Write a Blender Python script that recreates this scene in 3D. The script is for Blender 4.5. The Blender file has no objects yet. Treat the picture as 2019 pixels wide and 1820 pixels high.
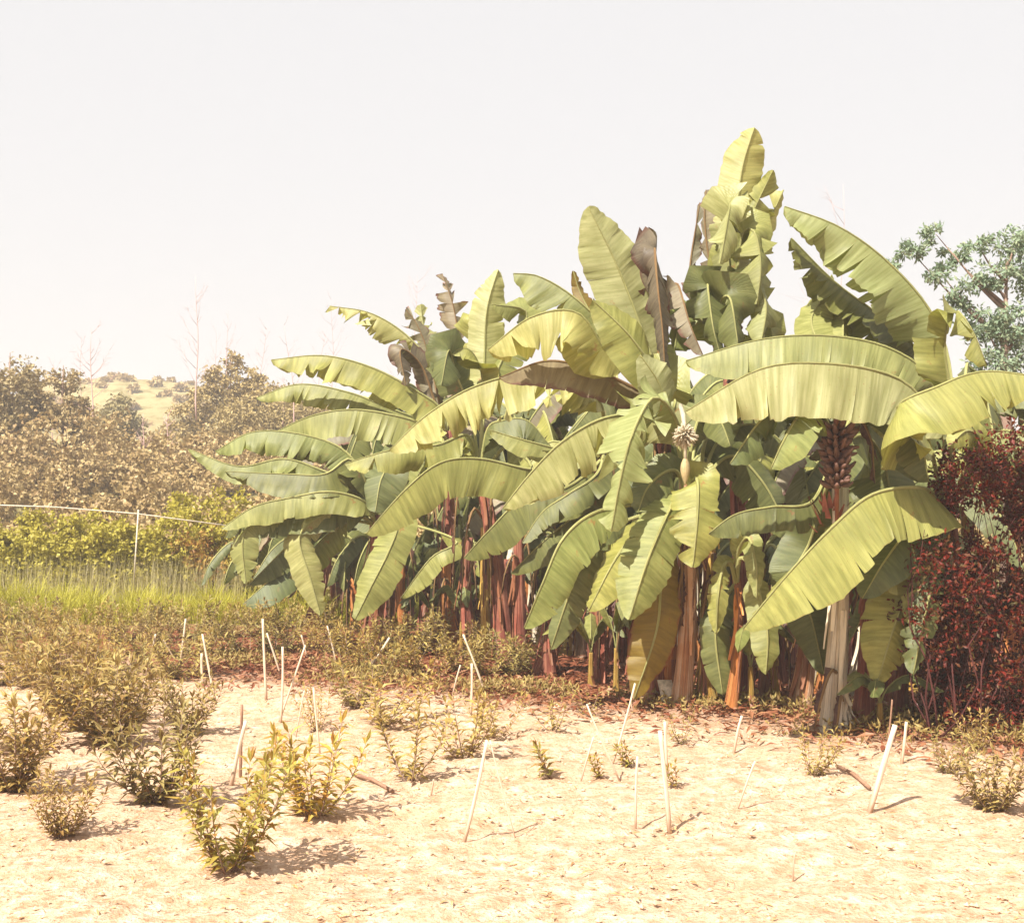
import bpy, math, random
import numpy as np
from mathutils import Vector, noise
R = math.radians
scene = bpy.context.scene
COL = scene.collection
F = 2437.0; CX = 1009.5; HY = 1000.0; CH = 1.55
rnd = random.Random(7)

# ------------------------------------------------------------------ helpers
def P(px, py, d):
    """a point d metres in front of the camera that is seen at (px, py)"""
    return Vector(((px - CX) / F * d, d, CH - (py - HY) / F * d))

def sstep(a, b, x):
    t = min(1, max(0, (x - a) / (b - a))); return t * t * (3 - 2 * t)

def gz(x, y):
    """height of the ground"""
    z = 0.0
    z += 0.035 * noise.noise(Vector((x * .8, y * .8, 0))) + 0.018 * noise.noise(Vector((x * 3.1, y * 3.1, 4)))
    z += 0.05 * sstep(7.5, 10, y) * noise.noise(Vector((x * .5, y * .5, 9)))
    z += 0.105 * max(0, y - 19) * sstep(17, 30, y) * (1 - .9 * sstep(70, 110, y))
    return z

def base_depth(py): return CH * F / (py - HY)
def on_ground(px, py):
    d = base_depth(py); x = (px - CX) / F * d
    return Vector((x, d, gz(x, d)))

def link(name, me, parent=None):
    o = bpy.data.objects.new(name, me); COL.objects.link(o)
    if parent: o.parent = parent
    return o

def tag(o, label=None, cat=None, group=None, kind=None):
    if label: o['label'] = label
    if cat: o['category'] = cat
    if group: o['group'] = group
    if kind: o['kind'] = kind
    return o

def empty(name, loc, label, cat, group=None, rz=0.0, sc=1.0):
    o = bpy.data.objects.new(name, None); COL.objects.link(o)
    o.location = loc; o.rotation_euler = (0, 0, rz); o.scale = (sc, sc, sc)
    o.empty_display_size = .1
    return tag(o, label, cat, group)

class MB:
    """collects vertices and faces for one mesh"""
    def __init__(s): s.v = []; s.f = []; s.uv = []
    def grid(s, rows, uvs=None, close=False):
        b = len(s.v); nr = len(rows); nc = len(rows[0])
        for i, r in enumerate(rows):
            for j, p in enumerate(r):
                s.v.append(tuple(p)); s.uv.append(uvs[i][j] if uvs else (0, 0))
        for i in range(nr - 1):
            for j in range(nc - (0 if close else 1)):
                k = (j + 1) % nc
                s.f.append((b + i * nc + j, b + i * nc + k, b + (i + 1) * nc + k, b + (i + 1) * nc + j))
    def tube(s, pts, rad, n=8, cap=True):
        rows = []; uvs = []; pts = [Vector(p) for p in pts]
        ref = Vector((0.31, .95, .1)); L = 0
        for i, p in enumerate(pts):
            t = (pts[min(i + 1, len(pts) - 1)] - pts[max(i - 1, 0)])
            t = t.normalized() if t.length > 1e-7 else Vector((0, 0, 1))
            a = t.cross(ref)
            if a.length < .05: a = t.cross(Vector((1, 0, 0)))
            a.normalize(); b = t.cross(a)
            if i: L += (p - pts[i - 1]).length
            r = rad[i] if hasattr(rad, '__len__') else rad
            rows.append([p + (a * math.cos(2 * math.pi * j / n) + b * math.sin(2 * math.pi * j / n)) * r for j in range(n)])
            uvs.append([(j / n, L) for j in range(n)])
        s.grid(rows, uvs, True)
        if cap:
            e = len(s.v) - n; s.f.append(tuple(range(e, e + n)))
            st = e - (len(rows) - 1) * n; s.f.append(tuple(range(st + n - 1, st - 1, -1)))
    def mesh(s, name, mat, smooth=True):
        me = bpy.data.meshes.new(name)
        me.from_pydata(s.v, [], s.f)
        if s.uv:
            ul = me.uv_layers.new(name='UVMap')
            li = np.empty(len(me.loops), dtype=np.int32); me.loops.foreach_get('vertex_index', li)
            ul.data.foreach_set('uv', np.array(s.uv, dtype=np.float32)[li].ravel())
        if smooth: me.polygons.foreach_set('use_smooth', [True] * len(me.polygons))
        me.materials.append(mat); me.update(); return me
    def build(s, name, mat, parent=None, smooth=True):
        return link(name, s.mesh(name, mat, smooth), parent)

def spline(pts, n):
    """Catmull-Rom through pts, n samples evenly spaced by length"""
    p = [Vector(q) for q in pts]; p = [p[0] * 2 - p[1]] + p + [p[-1] * 2 - p[-2]]
    out = []
    for i in range(1, len(p) - 2):
        for k in range(16):
            t = k / 16; a, b, c, d = p[i - 1], p[i], p[i + 1], p[i + 2]
            out.append(.5 * ((2 * b) + (c - a) * t + (2 * a - 5 * b + 4 * c - d) * t * t + (3 * b - a - 3 * c + d) * t ** 3))
    out.append(p[-2].copy())
    acc = [0]
    for i in range(1, len(out)): acc.append(acc[-1] + (out[i] - out[i - 1]).length)
    res = []; j = 0; L = acc[-1]
    for k in range(n):
        s = L * k / (n - 1)
        while j < len(acc) - 2 and acc[j + 1] < s: j += 1
        t = (s - acc[j]) / max(1e-9, acc[j + 1] - acc[j]); res.append(out[j].lerp(out[j + 1], min(1, t)))
    return res, L

# ------------------------------------------------------------------ materials
def nodes(name):
    m = bpy.data.materials.new(name); m.use_nodes = True; nt = m.node_tree
    for n in list(nt.nodes): nt.nodes.remove(n)
    return m, nt
def N(nt, t, **k):
    n = nt.nodes.new(t)
    for a, b in k.items():
        if a.startswith('i_'): n.inputs[a[2:].replace('_', ' ')].default_value = b
        else: setattr(n, a, b)
    return n
def ramp(nt, stops, src):
    r = N(nt, 'ShaderNodeValToRGB'); e = r.color_ramp.elements
    while len(e) < len(stops): e.new(.5)
    for el, (p, c) in zip(e, stops): el.position = p; el.color = (*c, 1)
    nt.links.new(src, r.inputs[0]); return r.outputs[0]
def mixc(nt, f, a, b, mode='MIX'):
    m = N(nt, 'ShaderNodeMix', data_type='RGBA', blend_type=mode)
    for sock, val in ((m.inputs[0], f), (m.inputs[6], a), (m.inputs[7], b)):
        if isinstance(val, bpy.types.NodeSocket): nt.links.new(val, sock)
        elif isinstance(val, (tuple, list)): sock.default_value = (*val, 1)
        else: sock.default_value = val
    return m.outputs[2]
def mth(nt, op, a, b=0.0):
    m = N(nt, 'ShaderNodeMath', operation=op)
    for s_, v in ((m.inputs[0], a), (m.inputs[1], b)):
        if isinstance(v, bpy.types.NodeSocket): nt.links.new(v, s_)
        else: s_.default_value = v
    return m.outputs[0]
def finish(nt, col, rough=.6, bump=None, bs=.3, bd=.01, transl=0.0, tcol=None, spec=.4):
    b = N(nt, 'ShaderNodeBsdfPrincipled'); b.inputs['Roughness'].default_value = rough
    b.inputs['Specular IOR Level'].default_value = spec
    if isinstance(col, bpy.types.NodeSocket): nt.links.new(col, b.inputs['Base Color'])
    else: b.inputs['Base Color'].default_value = (*col, 1)
    if bump is not None:
        bp = N(nt, 'ShaderNodeBump'); bp.inputs['Strength'].default_value = bs; bp.inputs['Distance'].default_value = bd
        nt.links.new(bump, bp.inputs['Height']); nt.links.new(bp.outputs[0], b.inputs['Normal'])
    out = N(nt, 'ShaderNodeOutputMaterial'); sh = b.outputs[0]
    if transl > 0:
        t = N(nt, 'ShaderNodeBsdfTranslucent')
        c = tcol if tcol is not None else col
        if isinstance(c, bpy.types.NodeSocket): nt.links.new(c, t.inputs[0])
        else: t.inputs[0].default_value = (*c, 1)
        mx = N(nt, 'ShaderNodeMixShader'); mx.inputs[0].default_value = transl
        nt.links.new(sh, mx.inputs[1]); nt.links.new(t.outputs[0], mx.inputs[2]); sh = mx.outputs[0]
    nt.links.new(sh, out.inputs[0])

def noisetex(nt, scale, detail=4, rough=.55, vec=None, sc=None):
    n = N(nt, 'ShaderNodeTexNoise'); n.inputs['Scale'].default_value = scale
    n.inputs['Detail'].default_value = detail; n.inputs['Roughness'].default_value = rough
    if vec is None:
        vec = N(nt, 'ShaderNodeTexCoord').outputs['Object']
    if sc:
        mp = N(nt, 'ShaderNodeMapping'); mp.inputs['Scale'].default_value = sc
        nt.links.new(vec, mp.inputs[0]); vec = mp.outputs[0]
    nt.links.new(vec, n.inputs['Vector']); return n.outputs[0]

def banana_leaf_mat(name, c1, c2, edge, transl=.3, edgeamt=1.0):
    m, nt = nodes(name)
    uv = N(nt, 'ShaderNodeTexCoord').outputs['UV']
    sep = N(nt, 'ShaderNodeSeparateXYZ'); nt.links.new(uv, sep.inputs[0])
    streak = noisetex(nt, 1, 5, .6, uv, (26, .9, 1))          # along the lateral veins
    blot = noisetex(nt, 1, 3, .5, uv, (2.2, 1.3, 1))
    info = N(nt, 'ShaderNodeObjectInfo').outputs['Random']
    c = ramp(nt, [(.36, c1), (.64, c2)], streak)
    c = mixc(nt, mth(nt, 'MULTIPLY', blot, .75), c, tuple(x * .62 for x in c1))
    tint = ramp(nt, [(0, (.78, .86, .8)), (.3, (1, 1, 1)), (.7, (1.12, 1.06, .85)), (1, (1.0, 1.02, 1.2))], info)
    c = mixc(nt, 1.0, c, tint, 'MULTIPLY')
    # browned torn margin
    av = mth(nt, 'ABSOLUTE', sep.outputs[1])
    ed = mth(nt, 'ADD', av, mth(nt, 'MULTIPLY', noisetex(nt, 1, 4, .6, uv, (9, 2, 1)), .32 * edgeamt))
    mask = ramp(nt, [(1.06 - .1 * edgeamt, (0, 0, 0)), (1.0, (1, 1, 1))] if False else [(.0, (0, 0, 0)), (1, (1, 1, 1))], mth(nt, 'MULTIPLY', mth(nt, 'SUBTRACT', ed, 1.14), 8))
    c = mixc(nt, mask, c, edge)
    spot = noisetex(nt, 1, 2, .5, uv, (30, 22, 1))
    sm = ramp(nt, [(.66, (0, 0, 0)), (.72, (1, 1, 1))], spot)
    c = mixc(nt, mth(nt, 'MULTIPLY', sm, .6), c, edge)
    nec = ramp(nt, [(.66, (0, 0, 0)), (.70, (1, 1, 1))], noisetex(nt, 1, 6, .62, uv, (3.5, 1.1, 1)))
    c = mixc(nt, mth(nt, 'MULTIPLY', nec, .75), c, tuple(x * 1.25 for x in edge))
    w = N(nt, 'ShaderNodeTexWave', wave_type='BANDS', bands_direction='X'); w.inputs['Scale'].default_value = 34
    w.inputs['Distortion'].default_value = 1.2; w.inputs['Detail'].default_value = 2; nt.links.new(uv, w.inputs[0])
    bump = mth(nt, 'ADD', mth(nt, 'MULTIPLY', w.outputs[1], .35), streak)
    finish(nt, c, .43, bump, .38, .009, transl, mixc(nt, 1.0, c, (1.15, 1.15, .55), 'MULTIPLY'), .45)
    return m

def simple_leaf(name, ca, cb, cc, transl=.25, scale=4):
    m, nt = nodes(name)
    n = noisetex(nt, scale, 3, .6); isl = N(nt, 'ShaderNodeNewGeometry').outputs['Random Per Island']
    c = ramp(nt, [(0, ca), (.5, cb), (1, cc)], isl)
    c = mixc(nt, mth(nt, 'MULTIPLY', n, .6), c, tuple(x * .5 for x in ca))
    info = N(nt, 'ShaderNodeObjectInfo').outputs['Random']
    c = mixc(nt, 1.0, c, ramp(nt, [(0, (.8, .85, .8)), (1, (1.15, 1.08, .9))], info), 'MULTIPLY')
    finish(nt, c, .5, None, transl=transl, spec=.3)
    return m

def stem_mat(name, stops, patch=None):
    m, nt = nodes(name)
    uv = N(nt, 'ShaderNodeTexCoord').outputs['UV']
    s1 = noisetex(nt, 1, 6, .65, uv, (9, .9, 1)); s2 = noisetex(nt, 1, 4, .6, uv, (34, 2.2, 1))
    s3 = noisetex(nt, 3.2, 4, .6)
    c = ramp(nt, stops, mth(nt, 'ADD', mth(nt, 'MULTIPLY', s1, .65), mth(nt, 'MULTIPLY', s3, .35)))
    c = mixc(nt, mth(nt, 'MULTIPLY', ramp(nt, [(.5, (0, 0, 0)), (.64, (1, 1, 1))], s2), .6), c, tuple(x * .35 for x in stops[0][1]))
    finish(nt, c, .65, mth(nt, 'ADD', s1, s2), .8, .02, 0)
    return m

M = {}
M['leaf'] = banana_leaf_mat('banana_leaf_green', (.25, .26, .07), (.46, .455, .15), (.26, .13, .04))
M['leaf_shaded'] = banana_leaf_mat('banana_leaf_shaded', (.12, .135, .04), (.23, .24, .08), (.2, .10, .04), .25)  # darker copy of the leaf green, the clump's shade put into its colour
M['leaf_pale'] = banana_leaf_mat('banana_leaf_pale', (.34, .34, .115), (.58, .565, .26), (.30, .16, .06), .3)
M['leaf_old'] = banana_leaf_mat('banana_leaf_yellowing', (.19, .13, .018), (.29, .21, .035), (.2, .06, .02), .3, 1.5)
M['leaf_dry'] = banana_leaf_mat('banana_leaf_dry', (.08, .035, .03), (.19, .09, .06), (.12, .04, .02), .15, 1.2)
M['leaf_dead'] = banana_leaf_mat('banana_leaf_dead', (.11, .085, .06), (.24, .20, .13), (.12, .06, .04), .2, 2)
M['leaf_grey'] = banana_leaf_mat('banana_leaf_withered', (.24, .19, .12), (.38, .32, .2), (.2, .10, .07), .25, 2)
M['midrib'] = stem_mat('banana_midrib', [(.3, (.32, .32, .08)), (.6, (.48, .46, .18)), (.9, (.5, .48, .22))])
M['midrib_dark'] = stem_mat('banana_midrib_brown', [(.3, (.22, .1, .04)), (.6, (.35, .22, .08)), (.9, (.42, .3, .12))])
M['stem_pale'] = stem_mat('pseudostem_pale', [(.32, (.26, .13, .08)), (.42, (.55, .44, .3)), (.58, (.7, .62, .48)), (.75, (.5, .33, .18))])
M['stem_red'] = stem_mat('pseudostem_red_brown', [(.3, (.10, .018, .012)), (.48, (.26, .07, .04)), (.6, (.45, .2, .12)), (.7, (.6, .42, .3))])
M['stem_rust'] = stem_mat('pseudostem_rusty', [(.32, (.24, .07, .03)), (.46, (.55, .26, .12)), (.6, (.72, .52, .36)), (.75, (.5, .28, .1))])
M['stem_yellow'] = stem_mat('pseudostem_yellow', [(.3, (.28, .09, .02)), (.48, (.48, .28, .05)), (.62, (.6, .44, .12)), (.8, (.4, .2, .06))])
M['stem_orange'] = stem_mat('pseudostem_orange', [(.3, (.3, .07, .02)), (.5, (.55, .2, .05)), (.7, (.62, .34, .12)), (.85, (.3, .1, .03))])
M['dry_strip'] = simple_leaf('dry_sheath', (.14, .035, .02), (.30, .10, .05), (.52, .34, .22), .12, 6)

# ------------------------------------------------------------------ banana leaf
def make_leaf(parent, pts, hw, hint=(0, 0, 1), droop=(60, 60), curl=12, tear=.5, mat='leaf', u0=.15, seed=0,
              rib='midrib', sweep=14, ribr=.02, label=None, res=.035):
    r = random.Random(seed); flap = tear > 1; tear = .85 if flap else min(1, tear * 1.2 + .13)
    n = max(14, int(sum((Vector(pts[i + 1]) - Vector(pts[i])).length for i in range(len(pts) - 1)) / res))
    n = min(n, 110)
    C, L = spline(pts, n)
    hint = Vector(hint).normalized()
    T = []; Nn = []; S = []
    for i in range(n):
        t = (C[min(i + 1, n - 1)] - C[max(i - 1, 0)]).normalized()
        k = hint - t * hint.dot(t)
        if k.length < .25 and Nn: k = Nn[-1] - t * Nn[-1].dot(t)
        k.normalize()
        if Nn: k = (k * .5 + (Nn[-1] - t * Nn[-1].dot(t)).normalized() * .5).normalized()
        T.append(t); Nn.append(k); S.append(t.cross(k).normalized())
    i0 = int(u0 * n); nl = n - 1 - i0
    mid = S[(i0 + n) // 2]
    first = 1 if mid.dot(Vector((-.5, -1, 0))) > 0 else -1     # the side nearer the camera, else the left one
    Mv = 6
    mb = MB()
    lseed = r.uniform(0, 50); rj = [r.uniform(-1, 1) for _ in range(n)]
    for side in (1, -1):
        a0 = R(droop[0] if side == first else droop[1])
        # cut rows
        cuts = [i0]; i = i0
        while i < n - 1:
            step = r.randint(5, 10) if flap else max(2, int(r.expovariate(1) * (10 - 7.5 * tear) * (.035 / res) + 2)); i += step
            if i < n - 3: cuts.append(i)
        cuts.append(n - 1)
        fr = [1.0] + [min(1, max(.03, 1 - tear * r.uniform(.15, 1.25))) for _ in cuts[1:-1]] + [1.0]
        if flap: fr = [1.0] + [r.uniform(.03, .25) for _ in cuts[1:-1]] + [1.0]
        for c in range(len(cuts) - 1):
            a, b = cuts[c], cuts[c + 1]; fa, fb = fr[c], fr[c + 1]
            doff = r.gauss(.12, .75) * tear + r.gauss(0, .10); tw = r.gauss(0, .6) * tear
            short = 1 - min(.45, abs(r.gauss(0, .04 + .13 * tear))) if tear > .15 else 1
            gap = r.uniform(.03, .30) * tear + .01; ph = r.uniform(0, 6); wav = r.uniform(.4, 1)
            rows = []; uvs = []
            if b <= a: continue
            for i in range(a, b + 1):
                s = (i - i0) / nl
                w = hw * min(1, (max(s, 0.0) / .16 + .02)) ** .6 * min(1, ((1 - s) / .30 + .003)) ** .62 * (1 - .12 * abs(s - .45))
                w *= 1 + .035 * noise.noise(Vector((i * .35, side * 3, lseed)))
                q = (i - a) / (b - a)
                p = C[i].copy(); row = [p.copy()]; uvr = [(s * L, 0)]
                sw = R(sweep) * (.5 + s)
                for m in range(1, Mv + 1):
                    v = m / Mv
                    f = fa * (1 - q) + fb * q
                    free = max(0, v - min(f, .98))
                    loose = max(0.0, v - .5 * (fa + fb)) if (fa < 1 or fb < 1) else 0
                    ang = a0 + R(curl) * v + doff * loose * 1.6 + tw * (q - .5) * loose * 2
                    ang += .10 * wav * math.sin(i * .33 + lseed) * v
                    d = S[i] * side * math.cos(ang) - Nn[i] * math.sin(ang)
                    dd = (d * math.cos(sw) + T[i] * math.sin(sw))
                    p = p + dd * (w * short / Mv)
                    # strip edges draw together past the tear
                    ga = max(0, v - fa); gb = max(0, v - fb)
                    off = T[i] * ((ga * (1 - q) - gb * q) * gap * .5)
                    nrm = Nn[i] * math.cos(ang) + S[i] * side * math.sin(ang)
                    ripple = nrm * ((.008 * math.sin(i * .9 + ph) + .011 * rj[i] + .010 * ((i & 1) - .5)) * v)
                    jag = dd * (.012 * r.uniform(-1, 1) * tear * (1 if m == Mv else 0))
                    row.append(p + off + ripple + jag); uvr.append((s * L, side * v))
                if side < 0: row.reverse(); uvr.reverse()
                rows.append(row); uvs.append(uvr)
            mb.grid(rows, uvs)
    o = mb.build('leaf', M[mat], parent)
    if label: o['label'] = label
    rb = MB(); rad = [ribr * (1.25 - 1.05 * (i / (n - 1)) ** .8) for i in range(n)]
    step = max(1, n // 26); idx = list(range(0, n, step)); idx = idx if idx[-1] == n - 1 else idx + [n - 1]
    cc = [C[i] + Nn[i] * .004 - Nn[i] * rad[i] * .2 for i in idx]
    rb.tube(cc, [rad[i] for i in idx], 7)
    rb.build('midrib', M[rib], o)
    return o

def pseudostem(parent, b, t, r0, r1, mat, seed=0, sheaths=5, bend=.04):
    r = random.Random(seed); b = Vector(b); t = Vector(t)
    n = 22; pts = []; rad = []
    for i in range(n):
        u = i / (n - 1)
        p = b.lerp(t, u) + Vector((math.sin(u * math.pi) * bend * r.choice((1, 1)), 0, 0))
        pts.append(p); rad.append((r0 * (1 - u) + r1 * u) * (1 + .35 * math.exp(-u * 12)) * (1 + .02 * math.sin(u * 23 + seed)))
    mb = MB(); rows = []; uvs = []; NS = 28
    lob = [r.uniform(-.09, .09) for _ in range(NS)]
    for i, p in enumerate(pts):
        row = []; uvr = []
        for j in range(NS):
            a = 2 * math.pi * j / NS
            rr = rad[i] * (1 + lob[j] * .6 + .05 * math.sin(3 * a + i * .35 + seed) + .035 * math.sin(7 * a - i * .2))
            row.append(p + Vector((math.cos(a), math.sin(a), 0)) * rr); uvr.append((a * .5, (p - b).length))
        rows.append(row); uvs.append(uvr)
    mb.grid(rows, uvs, True); e = len(mb.v) - NS; mb.f.append(tuple(range(e, e + NS)))
    st = mb.build('pseudostem', M[mat], parent)
    # overlapping sheath edges as raised strips, part of the stem's own skin
    for k in range(sheaths):
        s = MB(); a = r.uniform(-math.pi, .0); u1 = r.uniform(.35, 1); u2 = u1 - r.uniform(.15, .5); wd = r.uniform(.006, .022); out = r.uniform(.0, .07)
        rows = []; m = 10
        tw = r.uniform(-.8, .8)
        for i in range(m):
            q = i / (m - 1); u = max(.01, u1 + (u2 - u1) * q)
            c = b.lerp(t, u); rr = (r0 * (1 - u) + r1 * u) * 1.08 + out * q * q
            row = []
            for j in range(4):
                aa = a + tw * q * .3 + (j - 1.5) * wd / rr * (1 - .5 * q)
                row.append(c + Vector((math.cos(aa), math.sin(aa), 0)) * (rr + .006 * math.sin(j * 2 + i)) + Vector((math.sin(u * math.pi) * bend, 0, 0)))
            rows.append(row)
        s.grid(rows); s.build('dry_sheath', M[mat] if k % 2 or mat == 'stem_pale' else M['dry_strip'], st)
    return st

def dry_hanging(parent, top, length, width, seed, mat='leaf_dry'):
    """a collapsed brown leaf hanging against the stem"""
    r = random.Random(seed); top = Vector(top); a = r.uniform(-.35, .35)
    pts = [top, top + Vector((a * .3, -.12, .08)), top + Vector((a * .6, -.2, -.25 * length)), top + Vector((a * .7, -.16, -.65 * length)), top + Vector((a * .8, -.1, -length))]
    return make_leaf(parent, pts, width, (r.uniform(-.4, .4), -1, .1), (r.uniform(55, 85), r.uniform(55, 85)), 20, .9, mat, .12, seed, 'midrib_dark', 20, .012, res=.05)

# plants: key -> base px, crown px, crown depth offset, stem radii, stem material
PL = {
 'A': dict(b=(1637, 1440), c=(1652, 850), r=(.074, .052), m='stem_pale', label='banana plant with thick pale front stem and dark fruit bunch', sh=4),
 'I': dict(b=(1874, 1420), c=(1868, 1020), r=(.09, .06), m='stem_red', label='banana plant at right edge spreading the longest arching leaves', sh=5),
 'B': dict(b=(1342, 1402), c=(1352, 945), r=(.075, .05), m='stem_rust', label='central banana plant with drooping fringed leaf and cream flower bud', sh=8),
 'C': dict(b=(1386, 1398), c=(1392, 960), r=(.062, .04), m='stem_yellow', label='banana plant with yellow stem beside the flowering one', sh=8),
 'D': dict(b=(1437, 1412), c=(1452, 1120), r=(.048, .022), m='stem_orange', label='young banana plant with slim orange stem and small leaves', sh=4),
 'E': dict(b=(1292, 1392), c=(1305, 800), r=(.085, .055), m='stem_red', label='banana plant with one broad upright leaf above centre', sh=7, dd=.35),
 'T': dict(b=(1462, 1372), c=(1440, 740), r=(.09, .06), m='stem_red', label='tallest banana plant with ragged upright leaves against the sky', sh=5, dd=.2),
 'K': dict(b=(1065, 1328), c=(1195, 830), r=(.09, .06), m='stem_red', label='banana plant leaning right behind the long tattered leaf', sh=7, dd=-.3),
 'G': dict(b=(1000, 1308), c=(945, 920), r=(.085, .055), m='stem_red', label='banana plant with fanned leaf stalks left of centre', sh=9),
 'H': dict(b=(868, 1268), c=(885, 850), r=(.085, .055), m='stem_red', label='banana plant with tattered leaves pointing to the upper left', sh=6),
 'J': dict(b=(725, 1282), c=(742, 1015), r=(.13, .06), m='stem_red', label='banana plant with flared red stem at left end', sh=8),
 'Q': dict(b=(606, 1240), c=(655, 1040), r=(.085, .05), m='stem_red', label='low banana plant behind the outermost left leaves', sh=4),
}
BANANAS = 'banana plants of the clump'
crown = {}
for i, (k, p) in enumerate(PL.items()):
    g = on_ground(*p['b']); root = empty('banana_plant', g, p['label'], 'banana plant', BANANAS)
    d = g.y + p.get('dd', 0); c = P(*p['c'], d); p['root'] = root; p['d'] = d; p['g'] = g
    pseudostem(root, (0, 0, -.06), c - g, p['r'][0], p['r'][1], p['m'], i * 11 + 3, p['sh'])
    crown[k] = c

UP = (0, 0, 1)
def FR(x=0, z=.25): return (x, -1, z)
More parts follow.
